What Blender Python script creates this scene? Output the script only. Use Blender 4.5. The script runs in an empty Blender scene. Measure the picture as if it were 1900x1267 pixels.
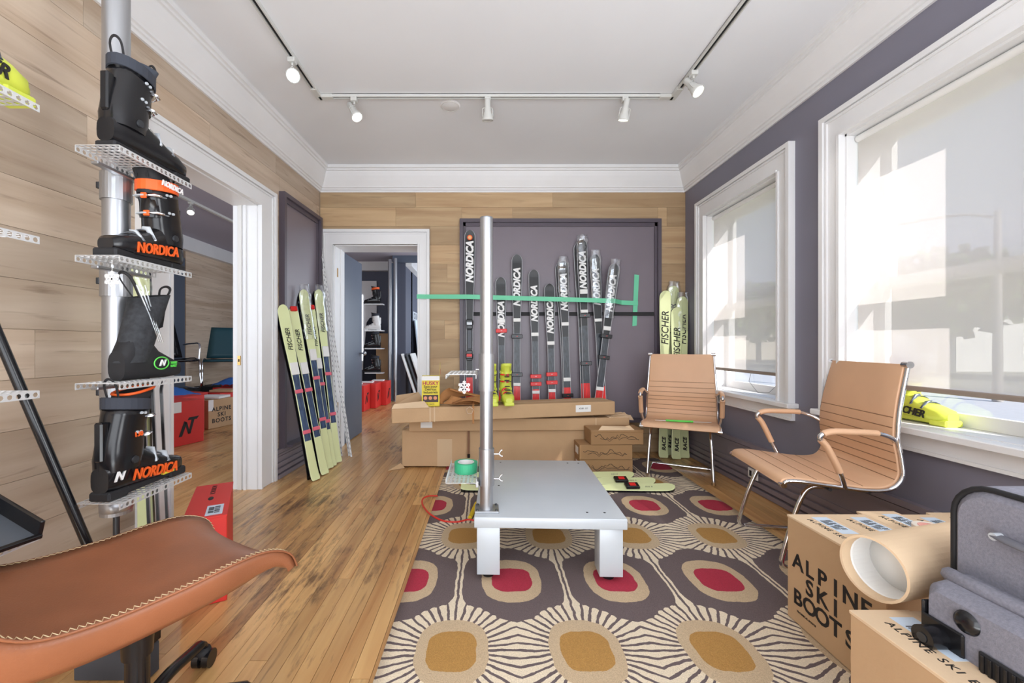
import bpy, math, random
from mathutils import Vector, Matrix
R = random.Random(7)
PI = math.pi
S = bpy.context.scene
COL = S.collection
EYE = 1.08

# ------------------------------------------------------------ camera, sky, sun, exposure
cam_d = bpy.data.cameras.new('camera'); cam = bpy.data.objects.new('camera', cam_d); COL.objects.link(cam)
cam.location = (0, 0, EYE); cam.rotation_euler = (PI/2, 0, 0)
cam_d.sensor_width = 36; cam_d.lens = 36*760/1900; cam_d.shift_x = 49/1900; cam_d.shift_y = 6.5/1900
cam_d.clip_start = .02; cam_d.clip_end = 300
S.camera = cam
S.view_settings.view_transform = 'Standard'; S.view_settings.look = 'None'
S.view_settings.gamma = 1; S.view_settings.use_curve_mapping = False
S.view_settings.exposure = 0.36

w = bpy.data.worlds.new('sky'); S.world = w; w.use_nodes = True
nt = w.node_tree; nt.nodes.clear()
wo = nt.nodes.new('ShaderNodeOutputWorld'); bg = nt.nodes.new('ShaderNodeBackground')
tc = nt.nodes.new('ShaderNodeTexCoord'); sp = nt.nodes.new('ShaderNodeSeparateXYZ'); cr = nt.nodes.new('ShaderNodeValToRGB')
cr.color_ramp.elements[0].position = 0.0; cr.color_ramp.elements[0].color = (.72, .84, .98, 1)
cr.color_ramp.elements[1].position = .7; cr.color_ramp.elements[1].color = (.26, .46, .85, 1)
nt.links.new(tc.outputs['Generated'], sp.inputs[0]); nt.links.new(sp.outputs['Z'], cr.inputs[0])
nt.links.new(cr.outputs[0], bg.inputs[0]); nt.links.new(bg.outputs[0], wo.inputs[0])
bg.inputs[1].default_value = .80

def lamp(name, kind, loc, direction, energy, color=(1, 1, 1), **kw):
    d = bpy.data.lights.new(name, kind); d.energy = energy; d.color = color
    for k, v in kw.items(): setattr(d, k, v)
    o = bpy.data.objects.new(name, d); COL.objects.link(o); o.location = loc
    o.rotation_euler = Vector(direction).to_track_quat('-Z', 'Y').to_euler()
    return o
SUN_DIR = Vector((-.20, .46, -.26)).normalized()
lamp('sun', 'SUN', (8, -8, 6), SUN_DIR, 7.5, (1, .96, .90), angle=.006)
# area lamps added as fill: behind and beside the camera, in the rooms beyond
lamp('shopfront_daylight', 'AREA', (.1, -1.50, 1.55), (0, 1, .20), 75, (.90, .95, 1), shape='RECTANGLE', size=3.2, size_y=2.2)  # added fill behind the camera; the front wall has no window
lamp('sunlit_floor_bounce', 'AREA', (.1, -.75, .06), (0, .35, 1), 82, (.90, .96, 1), shape='RECTANGLE', size=2.6, size_y=1.3)  # added lamp low over the floor, facing up to brighten the ceiling
lamp('window_daylight_near', 'AREA', (1.93, .1, 1.5), (-1, .2, 0), 26, (.92, .96, 1), shape='RECTANGLE', size=1.0, size_y=1.5)  # added fill on the room side of the unseen third window
lamp('side_room_daylight', 'AREA', (-3.4, .9, 1.6), (0, 1, 0), 45, (.85, .92, 1), shape='RECTANGLE', size=2.4, size_y=1.9)  # added fill for the side room; no window stands behind it
lamp('rear_room_daylight', 'AREA', (.6, 6.5, 1.6), (-1, 0, 0), 60, (.82, .90, 1), shape='RECTANGLE', size=3, size_y=1.9)  # added fill hanging free in the rear room, out of view
lamp('annex_daylight', 'AREA', (-.2, 9.5, 1.7), (-1, 0, 0), 25, (.85, .92, 1), shape='RECTANGLE', size=1.6, size_y=1.6)  # added fill for the space past the partition

# ------------------------------------------------------------ materials
def lin(c):
    return tuple(((x/255)/12.92 if x/255 <= .04045 else ((x/255+.055)/1.055)**2.4) for x in c)
MATS = {}
def mat(name, rgb, rough=.6, metal=0.0, var=0.0, scale=8.0, bump=0.0, bscale=None, spec=None, emit=0.0, stretch=None, coat=0.0, rnd=0.0):
    if name in MATS: return MATS[name]
    m = bpy.data.materials.new(name); m.use_nodes = True; nt = m.node_tree
    p = nt.nodes['Principled BSDF']; base = lin(rgb)
    p.inputs['Base Color'].default_value = (*base, 1); p.inputs['Roughness'].default_value = rough; p.inputs['Metallic'].default_value = metal
    if spec is not None: p.inputs['Specular IOR Level'].default_value = spec
    if coat: p.inputs['Coat Weight'].default_value = coat; p.inputs['Coat Roughness'].default_value = .08
    if emit: p.inputs['Emission Color'].default_value = (*base, 1); p.inputs['Emission Strength'].default_value = emit
    tc = nt.nodes.new('ShaderNodeTexCoord'); src = tc.outputs['Object']
    if stretch:
        mp = nt.nodes.new('ShaderNodeMapping'); mp.inputs['Scale'].default_value = stretch
        nt.links.new(src, mp.inputs[0]); src = mp.outputs[0]
    if var:
        n = nt.nodes.new('ShaderNodeTexNoise'); n.inputs['Scale'].default_value = scale; n.inputs['Detail'].default_value = 5
        nt.links.new(src, n.inputs['Vector'])
        r = nt.nodes.new('ShaderNodeValToRGB')
        r.color_ramp.elements[0].position = .3; r.color_ramp.elements[1].position = .7
        r.color_ramp.elements[0].color = (*[x*(1-var) for x in base], 1); r.color_ramp.elements[1].color = (*[min(1, x*(1+var)) for x in base], 1)
        nt.links.new(n.outputs[0], r.inputs[0]); out = r.outputs[0]
        if rnd:
            oi = nt.nodes.new('ShaderNodeObjectInfo'); mr = nt.nodes.new('ShaderNodeMapRange')
            mr.inputs[3].default_value = 1-rnd; mr.inputs[4].default_value = 1+rnd
            nt.links.new(oi.outputs['Random'], mr.inputs[0])
            hs = nt.nodes.new('ShaderNodeHueSaturation'); nt.links.new(mr.outputs[0], hs.inputs['Value']); nt.links.new(out, hs.inputs['Color']); out = hs.outputs[0]
        nt.links.new(out, p.inputs['Base Color'])
    if bump:
        n2 = nt.nodes.new('ShaderNodeTexNoise'); n2.inputs['Scale'].default_value = bscale or scale*4; n2.inputs['Detail'].default_value = 4
        nt.links.new(src, n2.inputs['Vector'])
        b = nt.nodes.new('ShaderNodeBump'); b.inputs['Strength'].default_value = bump; b.inputs['Distance'].default_value = .01
        nt.links.new(n2.outputs[0], b.inputs['Height']); nt.links.new(b.outputs[0], p.inputs['Normal'])
    MATS[name] = m; return m

class E:                                   # tiny expression builder for shader maths
    nt = None
    def __init__(s, k): s.k = k
    @staticmethod
    def op(o, *a, clamp=False):
        n = E.nt.nodes.new('ShaderNodeMath'); n.operation = o; n.use_clamp = clamp
        for i, x in enumerate(a):
            if isinstance(x, E): E.nt.links.new(x.k, n.inputs[i])
            else: n.inputs[i].default_value = x
        return E(n.outputs[0])
    def __add__(s, o): return E.op('ADD', s, o)
    __radd__ = __add__
    def __sub__(s, o): return E.op('SUBTRACT', s, o)
    def __rsub__(s, o): return E.op('SUBTRACT', o, s)
    def __mul__(s, o): return E.op('MULTIPLY', s, o)
    __rmul__ = __mul__
    def __truediv__(s, o): return E.op('DIVIDE', s, o)
    def __pow__(s, o): return E.op('POWER', s, o)
    def __abs__(s): return E.op('ABSOLUTE', s)
    def __lt__(s, o): return E.op('LESS_THAN', s, o)
    def __gt__(s, o): return E.op('GREATER_THAN', s, o)
def mixc(fac, a, b):
    n = E.nt.nodes.new('ShaderNodeMix'); n.data_type = 'RGBA'
    E.nt.links.new(fac.k if isinstance(fac, E) else fac, n.inputs['Factor'])
    for s, x in ((n.inputs['A'], a), (n.inputs['B'], b)):
        if isinstance(x, tuple): s.default_value = (*lin(x), 1)
        else: E.nt.links.new(x, s)
    return n.outputs['Result']

def wood_mat(name, light, dark, deep, along, rough, streak, sc=1.0, coat=0.0, wear=0.0):
    m = bpy.data.materials.new(name); m.use_nodes = True; nt = m.node_tree; E.nt = nt; p = nt.nodes['Principled BSDF']
    g = nt.nodes.new('ShaderNodeNewGeometry'); oi = nt.nodes.new('ShaderNodeObjectInfo')
    mp = nt.nodes.new('ShaderNodeMapping'); s = [14*sc]*3; s[along] = 1.1*sc; mp.inputs['Scale'].default_value = s
    nt.links.new(g.outputs['Position'], mp.inputs[0])
    cmb = nt.nodes.new('ShaderNodeCombineXYZ')
    for i in range(3): nt.links.new((E(oi.outputs['Random'])*(17.0+i)).k, cmb.inputs[i])
    ad = nt.nodes.new('ShaderNodeVectorMath'); ad.operation = 'ADD'; nt.links.new(mp.outputs[0], ad.inputs[0]); nt.links.new(cmb.outputs[0], ad.inputs[1])
    n1 = nt.nodes.new('ShaderNodeTexNoise'); n1.inputs['Scale'].default_value = 1.0; n1.inputs['Detail'].default_value = 8; n1.inputs['Distortion'].default_value = .6
    nt.links.new(ad.outputs[0], n1.inputs['Vector'])
    n2 = nt.nodes.new('ShaderNodeTexNoise'); n2.inputs['Scale'].default_value = 3.2; n2.inputs['Detail'].default_value = 6
    nt.links.new(ad.outputs[0], n2.inputs['Vector'])
    f = E.op('MULTIPLY_ADD', E(n1.outputs[0]), 2.4, -.70, clamp=True)
    c = mixc(f, light, dark)
    f2 = E.op('MULTIPLY_ADD', E(n2.outputs[0]), 7.0, -4.2, clamp=True)*streak
    c = mixc(f2, c, deep)
    if wear:
        n3 = nt.nodes.new('ShaderNodeTexNoise'); n3.inputs['Scale'].default_value = 1.3; n3.inputs['Detail'].default_value = 7
        nt.links.new(g.outputs['Position'], n3.inputs['Vector'])
        n4 = nt.nodes.new('ShaderNodeTexNoise'); n4.inputs['Scale'].default_value = 9; n4.inputs['Detail'].default_value = 9; n4.inputs['Roughness'].default_value = .7
        mp2 = nt.nodes.new('ShaderNodeMapping'); s2 = [3.0]*3; s2[along] = .6; mp2.inputs['Scale'].default_value = s2
        nt.links.new(g.outputs['Position'], mp2.inputs[0]); nt.links.new(mp2.outputs[0], n4.inputs['Vector'])
        f3 = E.op('MULTIPLY_ADD', E(n3.outputs[0])*E(n4.outputs[0]), 9.0, -2.45, clamp=True)*wear
        c = mixc(f3, c, deep)
    hs = nt.nodes.new('ShaderNodeHueSaturation'); nt.links.new((E(oi.outputs['Random'])*.34+.83).k, hs.inputs['Value']); nt.links.new(c, hs.inputs['Color'])
    nt.links.new(hs.outputs[0], p.inputs['Base Color']); p.inputs['Roughness'].default_value = rough
    if coat: p.inputs['Coat Weight'].default_value = coat; p.inputs['Coat Roughness'].default_value = .25
    b = nt.nodes.new('ShaderNodeBump'); b.inputs['Strength'].default_value = .12; b.inputs['Distance'].default_value = .004
    nt.links.new(n2.outputs[0], b.inputs['Height']); nt.links.new(b.outputs[0], p.inputs['Normal'])
    MATS[name] = m; return m
wood_mat('floor_wood', (222, 180, 120), (184, 132, 78), (84, 50, 28), 1, .32, .55, 1.0, .25, .85)
wood_mat('wall_wood_side', (213, 195, 175), (180, 157, 134), (122, 98, 78), 1, .6, .6, .8)
wood_mat('wall_wood_back', (200, 172, 134), (170, 138, 102), (122, 98, 76), 0, .6, .5, .8)

def film_mat(name, rgb, alpha, rough=.1, translucent=0.0):
    m = bpy.data.materials.new(name); m.use_nodes = True; nt = m.node_tree; nt.nodes.clear()
    o = nt.nodes.new('ShaderNodeOutputMaterial'); t = nt.nodes.new('ShaderNodeBsdfTransparent'); mx = nt.nodes.new('ShaderNodeMixShader'); mx.inputs[0].default_value = alpha
    if translucent:
        d = nt.nodes.new('ShaderNodeBsdfDiffuse'); d.inputs[0].default_value = (*lin(rgb), 1)
        tr = nt.nodes.new('ShaderNodeBsdfTranslucent'); tr.inputs[0].default_value = (*lin(rgb), 1)
        m2 = nt.nodes.new('ShaderNodeMixShader'); m2.inputs[0].default_value = translucent
        nt.links.new(d.outputs[0], m2.inputs[1]); nt.links.new(tr.outputs[0], m2.inputs[2]); top = m2.outputs[0]
    else:
        g = nt.nodes.new('ShaderNodeBsdfGlossy'); g.inputs[0].default_value = (*lin(rgb), 1); g.inputs['Roughness'].default_value = rough; top = g.outputs[0]
    nt.links.new(t.outputs[0], mx.inputs[1]); nt.links.new(top, mx.inputs[2]); nt.links.new(mx.outputs[0], o.inputs[0])
    MATS[name] = m; return m
film_mat('glass', (255, 255, 255), .05, .02)
film_mat('plastic_film', (235, 240, 245), .22, .12)
film_mat('shade_cloth', (240, 234, 232), .62, translucent=.6)

WHITE = mat('white_paint', (232, 232, 233), .45, var=.03, scale=3)
CEIL = mat('ceiling_paint', (232, 234, 238), .85, var=.025, scale=1.2)
GREYW = mat('grey_wall_paint', (124, 122, 136), .5, var=.04, scale=2)
PANEL = mat('panel_paint', (124, 115, 124), .33, var=.04, scale=2)
FRAMEP = mat('panel_frame_paint', (88, 80, 90), .4)
BASEP = mat('baseboard_paint', (134, 124, 132), .4)
SLATE = mat('slate_blue_paint', (86, 96, 112), .45, var=.05, scale=2)
ALU = mat('brushed_aluminium', (178, 180, 184), .34, .85, var=.06, scale=30, stretch=(1, 1, .1))
STEEL = mat('satin_metal_paint', (196, 202, 208), .33, .12, var=.03, scale=5)
CHROME = mat('chrome', (225, 225, 228), .08, 1.0)
BLACK = mat('black_plastic', (22, 22, 25), .22)
BLACKM = mat('black_matte', (30, 30, 33), .7)
DARKM = mat('dark_metal', (70, 72, 76), .4, .6)
WHITEP = mat('white_plastic', (236, 236, 234), .35)
CARD = mat('cardboard', (194, 160, 122), .85, var=.05, scale=4, bump=.1, bscale=60)
CARD2 = mat('cardboard_light', (222, 194, 160), .85, var=.04, scale=4, bump=.1, bscale=60)
CARDD = mat('cardboard_shaded_kraft', (160, 124, 86), .85, var=.05, scale=4)  # darker kraft board of the small printed boxes
PAPER = mat('white_paper', (238, 238, 236), .7)
PAPERB = mat('pale_blue_sticker', (205, 220, 236), .6)
INK = mat('black_ink', (28, 26, 26), .6)
INKW = mat('white_ink', (240, 240, 240), .45)
ORANGE = mat('orange_ink', (240, 98, 36), .45)
RED = mat('red_card', (216, 48, 42), .5, var=.04, scale=5)
REDP = mat('red_plastic', (226, 36, 36), .35)
REDG = mat('red_ski_graphic', (224, 40, 40), .3, var=.25, scale=12, stretch=(8, 8, .6))
TAN = mat('tan_leather', (220, 176, 140), .5, var=.03, scale=6, bump=.05, bscale=300)
TAND = mat('tan_stitching', (150, 110, 80), .6)
BROWN = mat('brown_leather', (148, 92, 62), .38, var=.16, scale=5, bump=.08, bscale=220)
CREAM = mat('cream_thread', (232, 208, 164), .7)
SUEDE = mat('brown_suede', (170, 118, 70), .8, var=.12, scale=12)
GREENT = mat('green_masking_tape', (112, 208, 166), .55)
SKIBLK = mat('black_ski_topsheet', (17, 18, 21), .35, var=.4, scale=14, stretch=(6, 6, .7))
SKIGRY = mat('grey_ski_plate', (54, 60, 68), .3, var=.45, scale=22, stretch=(5, 5, 1))
SKIEDGE = mat('pale_ski_edge', (176, 178, 184), .25)
LIME = mat('pale_lime_topsheet', (230, 238, 182), .35)
NAVY = mat('navy_ski_graphic', (66, 84, 116), .3, var=.5, scale=16, stretch=(4, 4, .8))
NEON = mat('neon_yellow_plastic', (212, 222, 84), .35)
ASHF = mat('grey_luggage_fabric', (132, 132, 144), .9, var=.14, scale=160, bump=.2, bscale=500)
TEAL = mat('teal_vinyl', (40, 84, 96), .4)
YELLOW = mat('yellow_card', (228, 208, 60), .6)
GREENP = mat('green_plastic', (96, 214, 84), .4)
GLOW = mat('lit_lamp_face', (255, 252, 244), .5, emit=6)
COLD = mat('lit_cool_lamp_face', (214, 244, 255), .5, emit=6)

# ------------------------------------------------------------ mesh builder
class MB:
    def __init__(s): s.v = []; s.f = []; s.m = []; s.s = []
    def add(s, vs, fs, m=0, smooth=False, M=None):
        o = len(s.v)
        s.v += [tuple((M @ Vector(p)) if M else p) for p in vs]
        for f in fs: s.f.append(tuple(i+o for i in f)); s.m.append(m); s.s.append(smooth)
        return s
    def b(s, x0, x1, y0, y1, z0, z1, m=0, M=None):
        vs = [(x, y, z) for z in (z0, z1) for y in (y0, y1) for x in (x0, x1)]
        return s.add(vs, [(0, 2, 3, 1), (4, 5, 7, 6), (0, 1, 5, 4), (2, 6, 7, 3), (0, 4, 6, 2), (1, 3, 7, 5)], m, False, M)
    def rb(s, x0, x1, y0, y1, z0, z1, r=.004, m=0, M=None):      # chamfered box
        lo = (x0, y0, z0); hi = (x1, y1, z1); vs = []; idx = {}
        for cx in (0, 1):
            for cy in (0, 1):
                for cz in (0, 1):
                    c = (cx, cy, cz)
                    for a in range(3):
                        p = [0, 0, 0]
                        for k in range(3):
                            e = (hi if c[k] else lo)[k]
                            p[k] = e if k == a else e+(-r if c[k] else r)
                        idx[(c, a)] = len(vs); vs.append(tuple(p))
        fs = []
        for a in range(3):
            u, v = (a+1) % 3, (a+2) % 3
            for side in (0, 1):
                q = []
                for (i, j) in ((0, 0), (1, 0), (1, 1), (0, 1)):
                    c = [0, 0, 0]; c[a] = side; c[u] = i; c[v] = j; q.append(idx[(tuple(c), a)])
                fs.append(tuple(q if side else q[::-1]))
            for i in (0, 1):
                for j in (0, 1):
                    c0 = [0, 0, 0]; c1 = [0, 0, 0]; c0[a] = 0; c1[a] = 1
                    for c in (c0, c1): c[u] = i; c[v] = j
                    q = [idx[(tuple(c0), u)], idx[(tuple(c1), u)], idx[(tuple(c1), v)], idx[(tuple(c0), v)]]
                    fs.append(tuple(q if (i ^ j) else q[::-1]))
        for cx in (0, 1):
            for cy in (0, 1):
                for cz in (0, 1):
                    c = (cx, cy, cz); q = [idx[(c, 0)], idx[(c, 1)], idx[(c, 2)]]
                    fs.append(tuple(q if (cx+cy+cz) % 2 else q[::-1]))
        return s.add(vs, fs, m, False, M)
    def loft(s, rings, m=0, smooth=True, cap0=True, cap1=True, closed=True, M=None):
        n = len(rings[0]); vs = [p for r in rings for p in r]; fs = []
        for i in range(len(rings)-1):
            for j in range(n if closed else n-1):
                k = (j+1) % n; fs.append((i*n+j, i*n+k, (i+1)*n+k, (i+1)*n+j))
        s.add(vs, fs, m, smooth, M)
        if closed:
            if cap0: s.add(rings[0], [tuple(range(n))[::-1]], m, False, M)
            if cap1: s.add(rings[-1], [tuple(range(n))], m, False, M)
        return s
    def cyl(s, p0, p1, r0, r1=None, n=16, m=0, smooth=True, caps=True):
        r1 = r0 if r1 is None else r1
        return s.tube([p0, p1], [r0, r1], n, m, caps=caps, smooth=smooth)
    def tube(s, path, r, n=8, m=0, closed=False, caps=True, smooth=True, flat=1.0):
        P = [Vector(p) for p in path]; rs = r if isinstance(r, (list, tuple)) else [r]*len(P)
        T = []
        for i in range(len(P)):
            a = P[i-1] if (i > 0 or closed) else P[i]; b = P[(i+1) % len(P)] if (i < len(P)-1 or closed) else P[i]
            t = (b-a); T.append(t.normalized() if t.length > 1e-9 else Vector((0, 0, 1)))
        up = Vector((0, 0, 1)) if abs(T[0].z) < .9 else Vector((0, 1, 0))
        nrm = T[0].cross(up).normalized(); rings = []
        for i, p in enumerate(P):
            nrm = (nrm-T[i]*nrm.dot(T[i]));
            nrm = nrm.normalized() if nrm.length > 1e-6 else T[i].orthogonal().normalized()
            bi = T[i].cross(nrm)
            rings.append([tuple(p+(nrm*math.cos(2*PI*k/n)+bi*math.sin(2*PI*k/n)*flat)*rs[i]) for k in range(n)])
        if closed: rings.append(rings[0])
        return s.loft(rings, m, smooth, caps and not closed, caps and not closed)
    def lathe(s, prof, n=20, m=0, M=None, smooth=True):
        ring = prof[0] == prof[-1] or (len(prof) == 4 and prof[0][0] == prof[-1][0] and prof[0][0] > .02); rings = [[(r*math.cos(2*PI*k/n), r*math.sin(2*PI*k/n), z) for k in range(n)] for r, z in prof]
        return s.loft(rings, m, smooth and not ring, prof[0][0] > 1e-5 and not ring, prof[-1][0] > 1e-5 and not ring, M=M)
    def prism(s, poly, d0, d1, m=0, M=None, smooth=False):     # polygon in XY, extruded along Z
        n = len(poly)
        if sum(poly[i][0]*poly[(i+1) % n][1]-poly[(i+1) % n][0]*poly[i][1] for i in range(n)) < 0: poly = poly[::-1]
        a = [(x, y, d0) for x, y in poly]; c = [(x, y, d1) for x, y in poly]
        return s.loft([a, c], m, smooth, M=M)
    def grid(s, fn, nu, nv, m=0, smooth=True):
        vs = [fn(i/nu, j/nv) for i in range(nu+1) for j in range(nv+1)]
        fs = [(i*(nv+1)+j, (i+1)*(nv+1)+j, (i+1)*(nv+1)+j+1, i*(nv+1)+j+1) for i in range(nu) for j in range(nv)]
        return s.add(vs, fs, m, smooth)
    def mesh(s, name, mats):
        me = bpy.data.meshes.new(name); me.from_pydata(s.v, [], s.f)
        for x in (mats if isinstance(mats, (list, tuple)) else [mats]): me.materials.append(x)
        me.polygons.foreach_set('material_index', s.m); me.polygons.foreach_set('use_smooth', s.s); me.update(); return me
    def build(s, name, mats, parent=None, M=None):
        o = bpy.data.objects.new(name, s.mesh(name, mats)); COL.objects.link(o)
        if parent: o.parent = parent
        if M is not None: o.matrix_local = M
        return o
def solid(o, t):
    md = o.modifiers.new('thickness', 'SOLIDIFY'); md.thickness = t; md.offset = 0; return o
def bevel(o, w, n=2, ang=.6):
    md = o.modifiers.new('bevel', 'BEVEL'); md.width = w; md.segments = n; md.limit_method = 'ANGLE'; md.angle_limit = ang
    for p in o.data.polygons: p.use_smooth = True
    return o
def tag(o, label=None, cat=None, group=None, kind=None):
    for k, v in (('label', label), ('category', cat), ('group', group), ('kind', kind)):
        if v: o[k] = v
    return o
def thing(name, label, cat, loc=(0, 0, 0), rz=0.0, group=None, M=None):
    o = bpy.data.objects.new(name, None); o.empty_display_size = .05; COL.objects.link(o)
    o.matrix_world = M if M is not None else Matrix.Translation(loc) @ Matrix.Rotation(rz, 4, 'Z')
    return tag(o, label, cat, group)
def struct(name, mb, m, parent=None, M=None):
    o = mb.build(name, m, parent, M)
    if not parent: o['kind'] = 'structure'
    return o
def copy_tree(o, parent=None):
    c = o.copy(); COL.objects.link(c)
    if parent: c.parent = parent; c.matrix_parent_inverse = o.matrix_parent_inverse.copy()
    for ch in list(o.children): copy_tree(ch, c)
    return c
def frame(origin, z, front):          # local Z along z, local -Y towards front
    z = Vector(z).normalized(); y = -Vector(front); y = (y-z*y.dot(z)).normalized(); x = y.cross(z)
    return Matrix(((x.x, y.x, z.x, origin[0]), (x.y, y.y, z.y, origin[1]), (x.z, y.z, z.z, origin[2]), (0, 0, 0, 1)))
def rightup(origin, right, up):       # text plane: X right, Y up, Z out
    x = Vector(right).normalized(); y = Vector(up); y = (y-x*y.dot(x)).normalized(); z = x.cross(y)
    return Matrix(((x.x, y.x, z.x, origin[0]), (x.y, y.y, z.y, origin[1]), (x.z, y.z, z.z, origin[2]), (0, 0, 0, 1)))
TXT = {}
def text(body, size, origin, right, up, m, parent, name='lettering', bold=.0, shear=0.0, depth=.0006, align='CENTER', sx=1.0, space=1.0, line=1.0):
    key = (body, size, bold, shear, depth, align, sx, m.name, space, line)
    if key not in TXT:
        cu = bpy.data.curves.new('txt', 'FONT'); cu.body = body; cu.size = size; cu.offset = bold*size; cu.shear = shear; cu.extrude = depth
        cu.align_x = align; cu.align_y = 'CENTER'; cu.space_character = space; cu.space_line = line; cu.resolution_u = 3
        o = bpy.data.objects.new('txt', cu); COL.objects.link(o)
        bpy.context.view_layer.update()
        me = bpy.data.meshes.new_from_object(o.evaluated_get(bpy.context.evaluated_depsgraph_get()))
        bpy.data.objects.remove(o); me.materials.clear(); me.materials.append(m)
        for v in me.vertices: v.co.x *= sx
        TXT[key] = me
    o = bpy.data.objects.new(name, TXT[key]); COL.objects.link(o); o.parent = parent
    o.matrix_local = rightup(origin, right, up); return o
def spline(pts, n):                   # Catmull-Rom through points
    P = [Vector(p) for p in pts]; out = []
    for i in range(len(P)-1):
        a = P[i-1] if i else P[i]*2-P[i+1]; b, c = P[i], P[i+1]; d = P[i+2] if i+2 < len(P) else c*2-b
        for k in range(n):
            t = k/n; out.append(.5*((2*b)+(c-a)*t+(2*a-5*b+4*c-d)*t*t+(3*b-a-3*c+d)*t**3))
    out.append(P[-1]); return out
def spot(px, py, z):                  # point on a level plane seen at a photograph pixel
    y = (EYE-z)*760/(py-640); return ((px-901)/760*y, y, z)
# ------------------------------------------------------------ room shell
YB = 4.145; XR = 2.018; ZC = 2.85; YF = -1.7
LW = Matrix.Translation((-1.815, 0, 0)) @ Matrix.Rotation(-math.atan(.034), 4, 'Z')    # left wall: local X=0 is its face
def cut(rects, hole):
    out = []
    for (a, b, c, d) in rects:
        h0, h1, h2, h3 = hole
        if h0 >= b or h1 <= a or h2 >= d or h3 <= c: out.append((a, b, c, d)); continue
        if a < h0: out.append((a, h0, c, d))
        if b > h1: out.append((h1, b, c, d))
        lo, hi = max(a, h0), min(b, h1)
        if c < h2: out.append((lo, hi, c, h2))
        if d > h3: out.append((lo, hi, h3, d))
    return out
def wall_rects(u0, u1, v0, v1, holes):
    r = [(u0, u1, v0, v1)]
    for h in holes: r = cut(r, h)
    return r
def lay(parent, mapper, u0, u1, v0, v1, pitch, length, holes, m, stuff=False, name='plank', gap=.0016, seed=1):
    rr = random.Random(seed); v = v0; joined = MB()
    while v < v1-.01:
        ve = min(v+pitch, v1); u = u0-rr.random()*length
        while u < u1:
            ue = u+length*(.75+rr.random()*.5)
            a, b = max(u, u0), min(ue, u1)
            if b-a > .01:
                for (p, q, c, d) in wall_rects(a, b, v, ve, holes):
                    if q-p < .012 or d-c < .006: continue
                    mb = joined if stuff else MB()
                    x = mapper(p+gap/2, q-gap/2, c+gap/2, d-gap/2); mb.b(*x)
                    if not stuff: mb.build(name, m, parent)
            u = ue
        v = ve
    if stuff: joined.build(name+'s', m, parent)['kind'] = 'stuff'

# floor: sub-floor slab and single boards
f = MB().b(-5.1, 2.3, YF-.1, 11.2, -.12, -.021)
floor = struct('floor', f, mat('subfloor', (70, 48, 30), .9))
lay(floor, lambda a, b, c, d: (c, d, a, b, -.02, 0), .95, YB, -1.80, XR+.02, .062, 1.9, [], MATS['floor_wood'], name='floorboard', seed=3)
lay(floor, lambda a, b, c, d: (c, d, a, b, -.02, 0), YF, .95, -1.85, XR+.02, .062, 1.6, [], MATS['floor_wood'], True, 'floorboard', seed=4)
lay(floor, lambda a, b, c, d: (c, d, a, b, -.02, 0), 0, YB, -5.0, -1.80, .062, 1.9, [], MATS['floor_wood'], True, 'far_floorboard', seed=5)
lay(floor, lambda a, b, c, d: (c, d, a, b, -.02, 0), YB, 11.0, -5.0, 2.2, .062, 1.9, [], MATS['floor_wood'], True, 'rear_floorboard', seed=6)
struct('ceiling', MB().b(-2.0, 2.4, YF-.1, 4.45, ZC, ZC+.1), CEIL)
struct('ceiling_rooms_beyond', MB().b(-5.1, -2.0, YF-.1, 11.2, ZC, ZC+.1).b(-2.0, 2.4, 4.45, 11.2, ZC, ZC+.1), mat('dim_ceiling', (176, 172, 186), .85))  # grey-purple ceiling colour in the rooms beyond

# left wall with its wide opening
OPL = (2.24, 3.07, 0, 2.13)
mb = MB()
for (a, b, c, d) in wall_rects(YF, YB+.02, 0, ZC, [OPL]): mb.b(-.17, -.008, a, b, c, d)
wl = struct('wall_left', mb, mat('plaster_beige', (176, 156, 134), .8), M=LW)
PNL = (3.36, 4.09, .22, 2.35)
lay(wl, lambda a, b, c, d: (-.008, 0, a, b, c, d), .75, 4.13, .0, 2.66, .19, 1.25, [(2.08, 3.27, 0, 2.28), (3.38, 4.07, .24, 2.33)], MATS['wall_wood_side'], seed=11)
lay(wl, lambda a, b, c, d: (-.008, 0, a, b, c, d), YF, .75, .0, 2.66, .19, 1.25, [], MATS['wall_wood_side'], True, seed=12)
# opening casing and jambs
t = struct('trim_opening_casing', MB(), WHITE, M=LW)
def casing(parent, mapf, u0, u1, vtop, wd, m=WHITE, top=.15, v0=0.0):
    """profile boards round an opening; mapf(u0,u1,v0,v1,proj0,proj1)"""
    for nm, (a, b, c, d) in (('casing_board', (u0-wd, u0, v0, vtop+top)), ('casing_board', (u1, u1+wd, v0, vtop+top)), ('casing_head', (u0, u1, vtop, vtop+top))):
        q = MB(); q.b(*mapf(a, b, c, d, 0, .026))
        if nm == 'casing_board':
            out = a if a < u0-.001 else b; s = 1 if out == a else -1
            q.b(*mapf(min(out, out+s*.028), max(out, out+s*.028), c, d, .026, .045)); q.b(*mapf(min(out+s*.032, out+s*.046), max(out+s*.032, out+s*.046), c, d-.034, .026, .035))
            inn = b if out == a else a; q.b(*mapf(min(inn, inn-s*.018), max(inn, inn-s*.018), c, vtop, .026, .036))
        else:
            q.b(*mapf(a-wd+.028, b+wd-.028, d-.028, d-.0002, .026, .0448)); q.b(*mapf(a-wd+.03, b+wd-.03, d-.046, d-.032, .026, .0348)); q.b(*mapf(a, b, c, c+.018, .026, .036))
        q.build(nm, m, parent)
casing(t, lambda a, b, c, d, p, q: (p, q, a, b, c, d), 2.24, 3.07, 2.13, .20)
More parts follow.
